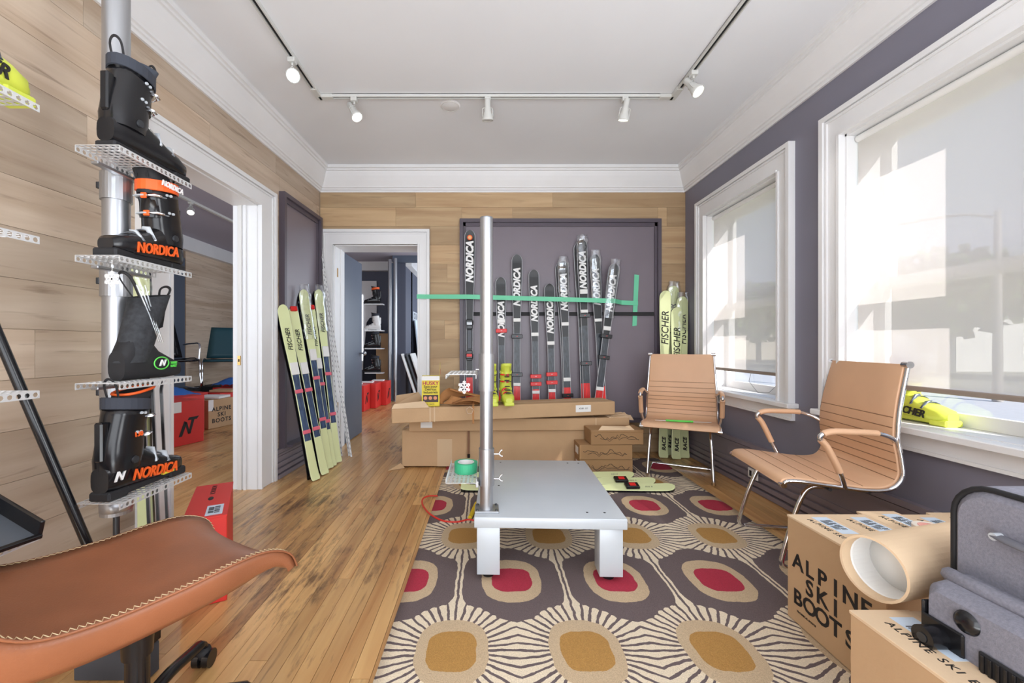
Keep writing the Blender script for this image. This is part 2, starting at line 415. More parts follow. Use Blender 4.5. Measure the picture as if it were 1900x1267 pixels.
MB().b(-.18, .002, 3.062, 3.074, 0, 2.13).b(-.18, .002, 2.236, 2.248, 0, 2.13).b(-.18, .002, 2.24, 3.07, 2.122, 2.134).b(-.095, -.075, 3.048, 3.07, 0, 2.13).build('jamb', WHITE, t)
MB().b(-.14, -.11, 3.052, 3.07, 0, 2.13).build('pocket_door_edge', mat('cream_door_paint', (222, 220, 216), .5), t)
lp = MB().b(-.136, -.114, 3.046, 3.0525, .93, 1.0); lp.b(-.13, -.12, 3.045, 3.048, .955, .975, 1); lp.build('latch_plate', [mat('brass', (190, 150, 90), .3, .9), BLACKM], t)

# back wall with its doorway
DB = (-1.533, -.682, 0, 2.09)
mb = MB()
for (a, b, c, d) in wall_rects(-1.68, XR+.02, 0, ZC, [DB]): mb.b(a, b, YB, YB+.28, c, d)
wb = struct('wall_back', mb, mat('plaster_beige_back', (176, 156, 134), .8))
lay(wb, lambda a, b, c, d: (a, b, YB-.008, YB, c, d), -1.67, XR, 0, 2.66, .19, 1.25, [(-1.66, -.56, 0, 2.23), (-.24, 1.74, .35, 2.32)], MATS['wall_wood_back'], seed=21)
t = struct('trim_doorway_casing', MB(), WHITE)
casing(t, lambda a, b, c, d, p, q: (a, b, YB-q-.008, YB-p-.0, c, d), -1.533, -.682, 2.09, .12)
MB().b(-1.537, -1.525, YB-.002, YB+.284, 0, 2.09).b(-.69, -.678, YB-.002, YB+.284, 0, 2.09).b(-1.533, -.682, YB-.002, YB+.284, 2.082, 2.094).b(-1.533, -1.515, YB+.15, YB+.19, 0, 2.09).build('jamb', WHITE, t)
for z in (1.78, .4): MB().b(-1.526, -1.521, YB+.06, YB+.085, z, z+.09).build('hinge', MATS['brass'], t)
t = struct('door_1', MB(), SLATE)
bevel(MB().b(-1.565, -1.522, 4.435, 5.04, .01, 2.075).build('door_leaf', SLATE, t), .003)
k = MB().lathe([(.01, 0), (.01, .03), (.026, .04), (.028, .055), (.018, .068), (0, .07)], 14, 0, Matrix.Translation((-1.522, 4.98, .98)) @ Matrix.Rotation(PI/2, 4, 'Y')); k.build('door_knob', ALU, t)

# right wall with two windows
W1 = (2.80, 3.74); W2 = (1.37, 2.30); WZ = (.70, 2.26)
mb = MB()
for (a, b, c, d) in wall_rects(YF, YB+.28, -.1, ZC, [(*W1, *WZ), (*W2, *WZ), (-.4, .6, *WZ)]): mb.b(XR, XR+.25, a, b, c, d)
struct('wall_right', mb, GREYW)
def window(n, y0, y1, label_only=False):
    t = struct('window_%d' % n, MB(), WHITE)
    mp = lambda a, b, c, d, p, q: (XR-q, XR-p, a, b, c, d)
    casing(t, mp, y0, y1, WZ[1], .13, v0=WZ[0])
    MB().rb(1.945, XR+.05, y0-.16, y1+.16, .668, .70, .004).build('window_sill', WHITE, t)
    MB().b(XR-.022, XR, y0-.13, y1+.13, .585, .668).b(XR-.032, XR-.022, y0-.13, y1+.13, .585, .60).build('apron', WHITE, t)
    j = MB().b(XR-.001, XR+.25, y0, y0+.012, *WZ).b(XR-.001, XR+.25, y1-.012, y1, *WZ).b(XR-.001, XR+.25, y0, y1, WZ[1]-.012, WZ[1]).b(XR, XR+.27, y0, y1, WZ[0]-.02, WZ[0]+.004); j.build('jamb', WHITE, t)
    for nm, x, z0, z1 in (('upper_sash', XR+.205, 1.39, WZ[1]-.012), ('lower_sash', XR+.168, WZ[0]+.004, 1.45)):
        q = MB(); a, b = y0+.0125, y1-.0125
        q.b(x, x+.032, a, a+.045, z0, z1).b(x, x+.032, b-.045, b, z0, z1).b(x+.001, x+.031, a+.045, b-.045, z0+.001, z0+.06).b(x+.001, x+.031, a+.045, b-.045, z1-.05, z1-.001)
        sa = q.build(nm, WHITE, t)
        MB().b(x+.014, x+.018, a+.04, b-.04, z0+.055, z1-.045).build('pane', MATS['glass'], sa)
    return t
window(1, *W1); window(2, *W2); window(3, -.4, .6)
struct('wall_front', MB().b(-2.2, -1.6, YF-.1, YF, 0, ZC).b(1.8, 2.3, YF-.1, YF, 0, ZC).b(-1.6, 1.8, YF-.1, YF, 0, ZC), GREYW)

# crown moulding on the four sides
CP = [(0, 2.62), (.014, 2.62), (.016, 2.638), (.026, 2.642), (.028, 2.655), (.040, 2.66), (.042, 2.672), (.052, 2.69), (.070, 2.722), (.088, 2.758), (.10, 2.79), (.102, 2.80), (.116, 2.803), (.118, 2.818), (.132, 2.822), (.134, 2.85), (0, 2.85)]
def crown(name, L, M):                # local: extruded along X, projecting to -Y
    mb = MB(); mb.loft([[(x, -p, z) for p, z in CP] for x in (0, L)][::-1], 0, False); struct(name, mb, WHITE, M=M)
crown('trim_crown_back', XR+1.70, Matrix.Translation((-1.70, YB, 0)))
crown('trim_crown_right', YB-YF, Matrix.Translation((XR, YB, 0)) @ Matrix.Rotation(-PI/2, 4, 'Z'))
crown('trim_crown_left', YB-YF, LW @ Matrix.Translation((0, YF, 0)) @ Matrix.Rotation(PI/2, 4, 'Z'))
# baseboards
def skirting(name, segs, h, M, m=BASEP):
    mb = MB()
    for a, b in segs:
        mb.b(a, b, -.020, 0, 0, h); mb.b(a, b, -.034, -.020, h-.03, h); mb.b(a, b, -.028, -.02, h-.055, h-.036)
        for k in range(4): mb.b(a, b, -.052+.008*k, -.02, .004+k*.045, .036+k*.045)
    struct(name, mb, m, M=M)
skirting('baseboard_right', [(0, YB-YF)], .34, Matrix.Translation((XR, YB, 0)) @ Matrix.Rotation(-PI/2, 4, 'Z'))
skirting('baseboard_left', [(3.28-YF, YB-.01-YF)], .23, LW @ Matrix.Translation((0, YF, 0)) @ Matrix.Rotation(PI/2, 4, 'Z'))
o = thing('wall_outlet', 'white electrical outlet plate low on the grey skirting under the windows', 'outlet', (1.962, 3.0, .135))
MB().rb(-.006, 0, -.055, .055, -.035, .035, .002).build('cover_plate', WHITEP, o)
MB().b(-.009, -.005, -.034, -.012, -.02, .02).b(-.009, -.005, .012, .034, -.02, .02).build('socket', BLACKM, o)

# framed grey panels
def panel(name, label, w, z0, z1, M, ledge=.05):   # local X along, -Y out
    t = thing(name, label, 'wall panel', M=M)
    MB().b(.02, w-.02, -.012, 0, z0+.02, z1-.02).build('back_board', PANEL, t)
    for (a, b, c, d, dd) in ((0, .035, z0, z1, .05), (w-.035, w, z0, z1, .05), (.035, w-.035, z1-.035, z1, .05)):
        q = MB().b(a, b, -dd, 0, c, d); q.build('frame_rail', FRAMEP, t)
    MB().b(.035, w-.035, -.028, -.012, z1-.07, z1-.035).b(.035, .06, -.028, -.012, z0+.03, z1-.035).b(w-.06, w-.035, -.028, -.012, z0+.03, z1-.035).build('inner_bead', FRAMEP, t)
    MB().b(.035, w-.035, -ledge, 0, z0, z0+.022).build('ledge', FRAMEP, t)
    return t
t = panel('wall_panel', 'large grey framed panel on the back wall behind the row of black skis', 2.02, .325, 2.345, Matrix.Translation((-.26, YB-.001, 0)), .16)
MB().b(.06, 1.95, -.034, -.012, 1.375, 1.41).build('rack_rail', BLACKM, t)
t = panel('wall_panel', 'narrow grey framed panel on the left wall above the lime skis', .72, .23, 2.345, LW @ Matrix.Translation((.001, 3.37, 0)) @ Matrix.Rotation(PI/2, 4, 'Z'), .10)

# ------------------------------------------------------------ rooms beyond
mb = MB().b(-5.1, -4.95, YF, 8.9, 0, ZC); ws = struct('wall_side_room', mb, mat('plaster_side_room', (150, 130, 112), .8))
lay(ws, lambda a, b, c, d: (-4.95, -4.942, a, b, c, d), 6.75, 8.8, 0, 2.63, .19, 1.4, [], MATS['wall_wood_side'], True, seed=31)
MB().b(-4.95, -4.92, 6.1, 6.70, .2, 2.5).build('dark_panel', SLATE, ws)
MB().b(-4.95, -4.85, YF, 8.8, 2.63, 2.85).build('crown', WHITE, ws)
MB().b(-4.95, -4.90, 3.5, 6.1, 0, 2.63).build('grey_section', mat('pale_section', (176, 178, 184), .7), ws)
struct('wall_side_room_near', MB().b(-5.1, -1.98, .6, .75, 0, ZC), GREYW)
wr = struct('wall_rear_room', MB().b(-5.1, -1.6, 8.8, 8.95, 0, ZC).b(-1.6, 2.2, 10.8, 10.95, 0, ZC).b(2.1, 2.3, 4.4, 11, 0, ZC).b(-1.82, -1.6, 8.2, 10.8, 0, ZC), mat('slate_room_paint', (84, 88, 104), .6))
MB().b(-4.95, -1.83, 8.68, 8.8, 2.66, 2.85).b(-1.6, -1.48, 8.2, 10.8, 2.66, 2.85).build('crown', WHITE, wr)
MB().b(-1.84, -.2, 8.10, 8.2, 2.72, 2.85).build('beam', SLATE, wr)
t = struct('window_4', MB().b(-2.95, -2.33, 8.755, 8.80, .55, 2.45), WHITE)
MB().b(-2.80, -2.62, 8.74, 8.756, .75, 2.15).build('pane', mat('bright_pane', (240, 246, 255), .3, emit=1.4), t)
struct('door_2', MB().b(-1.86, -1.80, 8.10, 8.2, 0, 2.7), SLATE)

# ------------------------------------------------------------ outside
GZ = -.45
g = MB().b(2.30, 9, -10, 60, GZ-.1, GZ).build('lawn', mat('grass', (164, 174, 132), .9, var=.3, scale=6)); tag(g, kind='structure')
g = MB().b(9, 17, -10, 80, GZ-.12, GZ-.02).build('road', mat('asphalt', (176, 176, 178), .9, var=.05)); tag(g, kind='structure')
g = MB().b(17, 80, -20, 90, GZ-.1, GZ).build('far_lawn', mat('far_grass', (160, 162, 146), .9, var=.2)); tag(g, kind='structure')
mb = MB(); rr = random.Random(5)
for i in range(5200):
    y = 1.5+rr.random()*12; x = 2.5+rr.random()*6.4 if i % 3 else 2.6+rr.random()*2.5
    h = .05+rr.random()*.09; a = rr.random()*6.28; c, s = math.cos(a)*.012, math.sin(a)*.012
    mb.add([(x-c, y-s, GZ), (x+c, y+s, GZ), (x+s*3, y-c*3, GZ+h)], [(0, 1, 2)])
tag(mb.build('grass_tufts', mat('grass_blade', (160, 176, 112), .9)), 'rough green grass growing outside below the windows', 'grass', kind='stuff')
def tree(x, y, h, r, label, seed):
    t = thing('garden_tree', label, 'tree', (x, y, GZ)); rr = random.Random(seed)
    MB().cyl((0, 0, 0), (0, 0, h*.6), .22, .14, 8).build('trunk', mat('bark', (90, 76, 62), .9), t)
    mb = MB()
    for i in range(1500):
        u = Vector((rr.gauss(0, 1), rr.gauss(0, 1), rr.gauss(0, 1))).normalized()*r*(.55+.5*rr.random()); p = Vector((0, 0, h*.68))+Vector((u.x, u.y, u.z*.75))
        q = Vector((rr.gauss(0, 1), rr.gauss(0, 1), rr.gauss(0, 1))).normalized(); e = q.orthogonal().normalized()*.28; g2 = q.cross(e)
        mb.add([p-e, p+g2, p+e, p-g2], [(0, 1, 2, 3)])
    o = mb.build('foliage', mat('leaf', (92, 112, 70), .8, var=.3, scale=2), t)
tree(24, 21.5, 6.2, 3.0, 'round green tree across the street beside the street lamp', 1)
tree(26, 14, 5.0, 2.4, 'small green tree across the street right of the white house', 2)
tree(24, 36, 6.5, 3.4, 'tall green tree across the street seen through the far window', 3)
def house(x, y, w, d, h, label, m):
    t = thing('house', label, 'building', (x, y, GZ))
    MB().b(-w/2, w/2, -d/2, d/2, 0, h).build('wall', m, t)
    MB().prism([(-w/2-.4, 0), (w/2+.4, 0), (0, 2.2)], -d/2-.3, d/2+.3, 0, Matrix.Translation((0, 0, h)) @ Matrix.Rotation(PI/2, 4, 'X')).build('roof', mat('roof_shingle', (120, 112, 110), .9), t)
    for k in range(3): MB().b(-w/2-.05, -w/2, -d*.35+k*d*.3, -d*.35+k*d*.3+1.0, 1.1, 2.4).build('window', mat('dark_pane', (70, 80, 92), .2), t)
house(31, 27.5, 8, 8, 3.4, 'white bungalow with a grey gable roof across the street', mat('white_siding', (236, 236, 234), .7))
house(30, 48, 8, 9, 3.2, 'beige bungalow across the street, left of the white one', mat('beige_siding', (206, 196, 180), .7))
t = thing('street_lamp', 'grey street lamp with a curved arm across the road', 'street lamp', (14, 11.2, GZ))
MB().cyl((0, 0, 0), (0, 0, 5.2), .11, .07, 10).build('pole', mat('grey_post', (150, 146, 142), .6), t)
MB().tube(spline([(0, 0, 5.0), (-.3, .5, 5.25), (-.8, 1.2, 5.3), (-1.3, 1.9, 5.25)], 5), .04, 8).build('arm', mat('grey_post', (0, 0, 0)), t)
MB().rb(-1.5, -1.15, 1.8, 2.3, 5.15, 5.27, .03).build('lamp_head', mat('grey_post', (0, 0, 0)), t)

# ------------------------------------------------------------ roller shades
def shade(y0, y1, label, chain):
    t = thing('roller_shade', label, 'blind', (XR+.055, 0, 0))
    MB().b(-.0006, .0006, y0, y1, .878, 2.225).build('shade_cloth', MATS['shade_cloth'], t)
    MB().cyl((0, y0, 2.226), (0, y1, 2.226), .019, n=12).build('roller_tube', WHITEP, t)
    MB().rb(-.007, .007, y0, y1, .858, .882, .003).build('hem_bar', mat('taupe_bar', (150, 138, 128), .5), t)
    if chain: MB().tube([(-.02, y0+.02, 2.2), (-.02, y0+.03, 1.2), (-.03, y0+.05, .80), (-.05, y0+.10, .74), (-.05, y0+.22, .725), (-.04, y0+.34, .80), (-.03, y0+.33, .87)], .0018, 5).build('pull_cord', mat('grey_cord', (150, 150, 150), .6), t)
shade(W1[0]+.022, W1[1]-.022, 'beige translucent roller shade with a hanging cord in the far window', True)
shade(-.38, .58, 'beige roller shade in the third window beside the camera', False)  # out of view, added to block the sun
shade(W2[0]+.022, W2[1]-.022, 'large beige translucent roller shade in the near window beside the suitcase', False)
# ------------------------------------------------------------ ceiling track and spotlights
TRK = mat('track_white', (206, 206, 202), .4)
t = thing('lighting_track', 'white U-shaped lighting track fixed to the ceiling', 'track light', (0, 0, ZC))
def trk(x0, y0, x1, y1):
    d = Vector((x1-x0, y1-y0, 0)); M = Matrix.Translation((x0, y0, 0)) @ Matrix.Rotation(math.atan2(d.y, d.x), 4, 'Z'); L = d.length
    MB().b(0, L, -.018, -.010, -.022, 0, 0, M).b(0, L, .010, .018, -.022, 0, 0, M).b(0, L, -.018, .018, -.004, 0, 0, M).b(0, L, -.0095, .0095, -.012, -.0045, 1, M).build('track_rail', [TRK, BLACKM], t)
trk(-1.18, 2.90, 1.33, 2.90); trk(-1.18, 2.90, -1.18, .6); trk(1.33, 2.90, 1.33, .6)
for x in (-1.18, 1.33): MB().rb(x-.022, x+.022, 2.80, 2.925, -.025, 0, .003).rb(min(x, x+(.1 if x < 0 else -.1)), max(x, x+(.1 if x < 0 else -.1)), 2.88, 2.922, -.025, 0, .003).build('corner_connector', TRK, t)
def spotlight(x, y, aim, lit, label, watts=9, z=ZC-.022):
    t = thing('track_spotlight', label, 'spotlight', (x, y, z), group='track spotlights')
    MB().rb(-.022, .022, -.022, .022, -.028, 0, .003).cyl((0, 0, -.028), (0, 0, -.045), .007, n=8).build('adapter', TRK, t)
    d = Vector(aim).normalized(); M = frame((0, 0, -.10), d, (0, 0, 1) if abs(d.z) < .9 else (0, 1, 0)); 
    y0 = MB(); y0.tube([M @ Vector(p) for p in ((.036, 0, .03), (.036, 0, -.02))]+[Vector((0.0, 0, -.048)), ]+[M @ Vector(p) for p in ((-.036, 0, -.02), (-.036, 0, .03))], .0035, 6); y0.build('yoke', TRK, t)
    MB().lathe([(.018, -.085), (.021, -.08), (.021, -.03), (.026, -.02), (.026, .0), (.030, .01), (.040, .045), (.041, .055), (.036, .055), (.034, .045)], 16, 0, M).build('lamp_head', TRK, t)
    MB().lathe([(.0345, .046), (.02, .052), (0, .053)], 16, 0, M).build('bulb_face', lit if lit else mat('unlit_lens', (200, 200, 200), .2), t)
    if lit and watts:
        p = t.matrix_world.translation+Vector((0, 0, -.10))+d*.07
        lamp('spot_beam', 'SPOT', p, d, watts, (1, .97, .92), spot_size=1.1, spot_blend=.6, shadow_soft_size=.03)
    return t
spotlight(-1.18, 2.50, (.42, -.70, -.55), COLD, 'leftmost spotlight of the track, its cool bulb facing the camera', 5)
spotlight(-.93, 2.90, (.45, -.25, -.8), GLOW, 'second spotlight from the left, tilted to the right and lit', 7)
spotlight(0.015, 2.90, (.02, .25, -1), None, 'middle spotlight on the back run of the track, hanging straight down')
spotlight(.985, 2.90, (-.12, .3, -1), GLOW, 'fourth spotlight from the left on the back run, pointing down', 7)
spotlight(1.33, 2.62, (.35, -.45, -.8), GLOW, 'rightmost spotlight, hanging from the right-hand arm of the track', 7)
o = thing('ceiling_cover', 'round white cover plate on the ceiling behind the track', 'cover plate', (-.262, 3.03, ZC))
MB().lathe([(0, -.008), (.068, -.008), (.074, -.004), (.075, 0)], 28).build('plate', WHITE, o)
MB().tube([(.064*math.cos(a/28*2*PI), .064*math.sin(a/28*2*PI), -.0085) for a in range(28)], .002, 5, closed=True).build('rim', TRK, o)

# ------------------------------------------------------------ perforated trays
def perf(mb, o, u, v, nu, nv, p, r, m=0):
    o = Vector(o); u = Vector(u); v = Vector(v)
    for i in range(nu):
        for j in range(nv):
            c = o+u*(i+.5)*p+v*(j+.5)*p; h = p/2
            outer = [(1, 0), (1, 1), (0, 1), (-1, 1), (-1, 0), (-1, -1), (0, -1), (1, -1)]
            vs = [c+u*a*h+v*b_*h for a, b_ in outer]+[c+u*math.cos(k*PI/4)*r+v*math.sin(k*PI/4)*r for k in range(8)]
            mb.add(vs, [(k, (k+1) % 8, 8+(k+1) % 8, 8+k) for k in range(8)], m)
PERF = mat('perforated_metal', (214, 215, 216), .35, .35)
TRAY = {}
def tray(name, label, M, nx=7, ny=16, p=.02, group='perforated shelf trays on poles', fl=1):
    """tray along local Y, X from 0, flanges down both long sides"""
    t = thing(name, label, 'shelf', M=M, group=group); k = (nx, ny, p)
    if k not in TRAY:
        a = MB(); perf(a, (0, 0, 0), (1, 0, 0), (0, 1, 0), nx, ny, p, p*.36)
        b = MB(); perf(b, (0, 0, -p), (0, 1, 0), (0, 0, 1), ny, 1, p, p*.34)
        c = MB(); perf(c, (nx*p, 0, -p), (0, 1, 0), (0, 0, 1), ny, 1, p, p*.34)
        TRAY[k] = (a.mesh('deck', PERF), b.mesh('flange', PERF), c.mesh('flange', PERF))
    for nm, me in zip(('deck', 'flange', 'flange'), TRAY[k]):
        o = bpy.data.objects.new(nm, me); COL.objects.link(o); o.parent = t; solid(o, .0016)
    return t
SHZ = (1.715, 1.365, .957, .575)
T3 = lambda x, y, z, a=0: Matrix.Translation((x, y, z)) @ Matrix.Rotation(a, 4, 'Z')
# pole with four trays
PX, PY = -1.352, 1.50
t = thing('display_pole', 'tall aluminium display pole carrying four perforated trays of ski boots', 'pole', (PX, PY, 0))
MB().cyl((0, 0, .50), (0, 0, ZC-.002), .0405, n=28).build('tube', ALU, t)
for z in SHZ:
    MB().lathe([(.0415, z-.11), (.0465, z-.11), (.0465, z-.012), (.0415, z-.012)], 28).build('collar', ALU, t)
    MB().cyl((-.046, 0, z-.05), (-.062, 0, z-.05), .005, n=8).rb(-.072, -.06, -.006, .006, z-.062, z-.038, .002).build('wing_screw', DARKM, t)
    MB().rb(.03, .055, -.13, .09, z-.028, z-.018, .002).build('bracket', ALU, t)
MB().lathe([(0, .475), (.045, .475), (.048, .48), (.048, .515), (.042, .52)], 28).build('end_cap', ALU, t)
MB().cyl((0, 0, 0.012), (0, 0, .476), .010, n=12).build('threaded_rod', DARKM, t)
MB().lathe([(0, 0), (.05, 0), (.05, .008), (.02, .014), (0, .014)], 20).build('foot', BLACK, t)
names = ('topmost perforated tray on the left pole, under the big black boot', 'second perforated tray from the top, with a snowflake hanging below', 'third perforated tray, carrying the soft black liner boot', 'lowest perforated tray on the left pole')
for z, nme in zip(SHZ, names): tray('shelf_tray', nme, T3(-1.303, 1.30, z))
# neighbouring pole just outside the picture
t = thing('display_pole', 'second aluminium pole at the far left edge, mostly out of view', 'pole', (-1.62, 1.0, 0))
MB().cyl((0, 0, 0), (0, 0, ZC-.002), .0405, n=24).build('tube', ALU, t)
for z in (1.735, 1.375, .955, .568): MB().lathe([(.0415, z-.11), (.0465, z-.11), (.0465, z-.012), (.0415, z-.012)], 24).build('collar', ALU, t)
for z, nme in zip((1.735, 1.375, .955, .568), ('perforated tray under the yellow boot at the top left edge', 'empty perforated tray at the left edge, upper one', 'empty perforated tray crossing the black broom handle', 'perforated tray below the black dustpan')):
    tray('shelf_tray', nme, T3(-1.36, .80, z), 7, 16)

def snowflake(label, M, r=.03):
    t = thing('snowflake_ornament', label, 'ornament', M=M)
    q = MB()
    for k in range(6):
        A = Matrix.Rotation(k*PI/3, 4, 'Z')
        q.b(-.0022, .0022, 0, r, -.0015, .0015, 0, A)
        for s in (-1, 1):
            for d, l in ((.45, .36), (.72, .26)):
                B = A @ Matrix.Translation((0, r*d, 0)) @ Matrix.Rotation(s*PI/3.2, 4, 'Z'); q.b(-.002, .002, 0, r*l, -.0014, .0014, 0, B)
    q.build('flake', WHITEP, t); MB().cyl((0, r, 0), (0, r+.035, 0), .0007, n=5).build('string', WHITEP, t)
FACE = Matrix.Rotation(PI/2, 4, 'X')
snowflake('white snowflake hanging under a tray on the left pole', Matrix.Translation((-1.19, 1.305, 1.29)) @ FACE, .026)
snowflake('white snowflake hanging beside the middle pole above the leather', Matrix.Translation((-.10, 1.92, .882)) @ FACE, .031)

# ------------------------------------------------------------ ski boots (toe towards local +Y)
def sup(cx, cy, z, rx, ry, n=20, e=2.6, tilt=0.0):
    out = []
    for k in range(n):
        a = 2*PI*k/n; c, s = math.cos(a), math.sin(a)
        x = rx*math.copysign(abs(c)**(2/e), c); y = ry*math.copysign(abs(s)**(2/e), s)
        out.append((cx+x, cy+y, z+y*tilt))
    return out
def interp(tab, t):
    for (a, *va), (b, *vb) in zip(tab, tab[1:]):
        if t <= b: k = (t-a)/(b-a); k = k*k*(3-2*k); return [p+(q-p)*k for p, q in zip(va, vb)]
    return list(tab[-1][1:])
def ski_boot(label, M, shell=BLACK, cuff=None, liner=BLACKM, accent=BLACK, buckle=STEEL, logo=None, logo_m=ORANGE, H=.35, side=1, group=None, strap=True, liner_trim=None, simple=False, powertxt=None, L=.31):
    t = thing('ski_boot', label, 'ski boot', M=M, group=group); cuff = cuff or shell
    s = L/.31
    # lower shell: rings down the foot; half-width, bottom, top
    tab = [(0, .030, .028, .105), (.03, .040, .022, .150), (.09, .043, .020, .165), (.14, .045, .020, .138), (.19, .050, .020, .105), (.245, .052, .020, .088), (.285, .042, .022, .076), (.305, .026, .026, .062)]
    rings = []; ys = [0, .008, .03, .06, .09, .115, .14, .165, .19, .215, .245, .27, .288, .300, .305]
    for y in ys:
        hw, zb, zt = interp(tab, y); c = (zb+zt)/2; h = (zt-zb)/2; r = []
        for k in range(20):
            a = 2*PI*k/20; cx, sx_ = math.cos(a), math.sin(a)
            r.append((hw*math.copysign(abs(cx)**.62, cx), y*s, c+h*math.copysign(abs(sx_)**.62, sx_)))
        rings.append(r[::-1])
    MB().loft(rings).build('lower_shell', shell, t)
    q = MB()
    for y0, y1, wd in ((-.004, .07, .036), (.235, .312, .040)): q.rb(-wd, wd, y0*s, y1*s, 0, .030, .006)
    q.rb(-.034, .034, .065*s, .24*s, .008, .030, .004); q.build('sole', accent if accent is not BLACK else BLACKM, t)
    # cuff leaning forward
    ct = [(.085, .062, .050, .062, 0), (.12, .066, .052, .068, .05), (.17, .072, .049, .066, .1), (.23, .084, .049, .064, .2), (.27, .094, .052, .066, .3)]
    rs = []
    for z in (.085, .10, .12, .145, .17, .20, .23, .25, .27):
        cy, rx, ry, ti = interp(ct, z); rs.append(sup(0, cy*s, z*H/.35, rx, ry*s, tilt=-ti*.5))
    top = rs[-1]; cx0 = Vector((0, interp(ct, .27)[0]*s, .27*H/.35))
    inner = [tuple(cx0+(Vector(p)-cx0)*.86) for p in top]; low = [(p[0]*.9, p[1], p[2]-.10) for p in inner]
    MB().loft(rs+[inner, low], cap0=False).build('cuff', cuff, t)
    # liner rising out of the cuff
    lr = []
    for z, k in ((.20, .83), (.27, .84), (.30, .87), (.325, .88)):
        cy, rx, ry, ti = interp(ct, min(z, .27)); cy += max(0, z-.27)*.5; lr.append(sup(0, cy*s, z*H/.35, rx*k, ry*k*s, tilt=.18))
    c2 = Vector((0, .118*s, .325*H/.35)); i1 = [tuple(c2+(Vector(p)-c2)*.8) for p in lr[-1]]; i2 = [(p[0]*.9, p[1], p[2]-.09) for p in i1]
    MB().loft(lr+[i1, i2], cap0=False).build('liner', liner, t)
    if liner_trim: MB().tube([tuple(Vector(p)*1.0+Vector((0, 0, .002))) for p in lr[-1]], .005, 6, closed=True).build('liner_trim', liner_trim, t)
    def around(z, r0, dr, a0, a1, n=12):
        cy, rx, ry, ti = interp(ct, min(max(z, .085), .27)); 
        return [((rx+dr)*math.cos(a), (cy*s)+(ry*s+dr)*math.sin(a), z*H/.35-(ry*math.sin(a))*ti*.5) for a in [a0+(a1-a0)*k/n for k in range(n+1)]]
    if strap:
        pts = around(.285, 0, .004, 0, 2*PI, 24); q = MB(); rr_ = []
        for x, y, z in pts[:-1]: rr_.append([(x, y, z-.019), (x*1.06, cx0.y+(y-cx0.y)*1.06, z-.017), (x*1.06, cx0.y+(y-cx0.y)*1.06, z+.019), (x, y, z+.021)])
        rr_.append(rr_[0]); q.loft(rr_, closed=True, cap0=False, cap1=False, smooth=False); q.build('power_strap', ORANGE if powertxt else mat('strap_webbing', (52, 56, 66), .8), t)
    # loop handles
    if not simple:
        MB().tube(spline([(-.02, .165*s, .30*H/.35), (-.018, .17*s, .345*H/.35), (0, .172*s, .365*H/.35), (.018, .17*s, .345*H/.35), (.02, .165*s, .30*H/.35)], 4), .0045, 6, flat=.4).build('pull_loop', BLACKM, t)
        MB().tube(spline([(-.018, .05*s, .29*H/.35), (-.02, .035*s, .35*H/.35), (0, .03*s, .37*H/.35), (.02, .035*s, .35*H/.35), (.018, .05*s, .29*H/.35)], 4), .0045, 6, flat=.4).build('pull_loop', BLACKM, t)
    # spine and pivot
    MB().rb(-.014, .014, -.008*s, .02*s, .12*H/.35, .24*H/.35, .005).build('spine', accent, t)
    for sx in (-1, 1): MB().cyl((sx*.044, .072*s, .118), (sx*.056, .072*s, .118), .014, .012, n=14).build('pivot_bolt', accent if accent is not BLACK else DARKM, t)
    # buckles: two on the cuff and two on the foot
    for z in ((.245, .185) if True else ()):
        a0, a1 = (PI*.5-1.15, PI*.5+1.15)
        path = around(z, 0, .005, a0, a1, 10); b = MB(); b.tube(path, .0065, 6, flat=.35)
        st = b.build('buckle_strap', mat('strap_clear', (120, 124, 130), .35) if shell is BLACK else mat('strap_dark', (60, 66, 84), .4), t)
        p = Vector(around(z, 0, .011, PI*.5-side*.9, PI*.5-side*.9+.01, 1)[0]); p2 = Vector(around(z, 0, .012, PI*.5-side*.25, PI*.5-side*.25+.01, 1)[0])
        MB().tube([p, p.lerp(p2, .5)+Vector((side*.004, .004, .001)), p2], [.010, .015, .008], 6, flat=.5).build('buckle_lever', CHROME if buckle is STEEL else buckle, t)
        pa = [Vector(v_) for v_ in around(z, 0, .013, PI*.5-side*.15, PI*.5+side*.55, 5)]; MB().tube(pa, .0085, 6, flat=.4).build('buckle_ladder', DARKM if shell is not BLACK else STEEL, t)
        for aa in (PI*.5-side*1.25, PI*.5-side*1.5):
            pr = Vector(around(z+.012, 0, .0, aa, aa+.01, 1)[0]); MB().cyl(pr-Vector((side*.004, 0, 0)), pr+Vector((side*.005, 0, 0)), .0055, .0045, n=10).build('rivet', STEEL, t)
        MB().rb(-.010, .010, -.004, .004, -.010, .010, .002, 0, Matrix.Translation(Vector(around(z, 0, .012, PI*.5+.1, PI*.5+.11, 1)[0]))).build('buckle_catch', ORANGE if logo_m is ORANGE and shell is BLACK else buckle, t)
    for y, zz in ((.165, .125), (.215, .100)):
        hw, zb, zt = interp(tab, y)
        P = [((hw+.004)*math.cos(a), y*s, (zb+zt)/2+((zt-zb)/2+.006)*math.sin(a)) for a in [.35+k*(PI-.7)/8 for k in range(9)]]
        MB().tube(P, .006, 6, flat=.4).build('buckle_strap', mat('strap_clear', (0, 0, 0)) if shell is BLACK else mat('strap_dark', (0, 0, 0)), t)
        MB().tube([(side*hw*.95, y*s-.004, (zb+zt)/2+.015), (side*hw*.55, (y+.004)*s, zt+.008), (side*hw*.1, (y+.002)*s, zt+.012)], [.008, .011, .006], 6, flat=.5).build('buckle_lever', buckle, t)
    if logo:
        # print the word on the outer side of the foot
        yc = .175*s; rgt = (0, side, .0)
        text(logo, .050, (side*.0535, yc-.02, .055), (0, side, -.12*side), (-.0*side, 0, 1), logo_m, t, 'logo', bold=.02, shear=.25, depth=.0022, sx=.82)
    return t
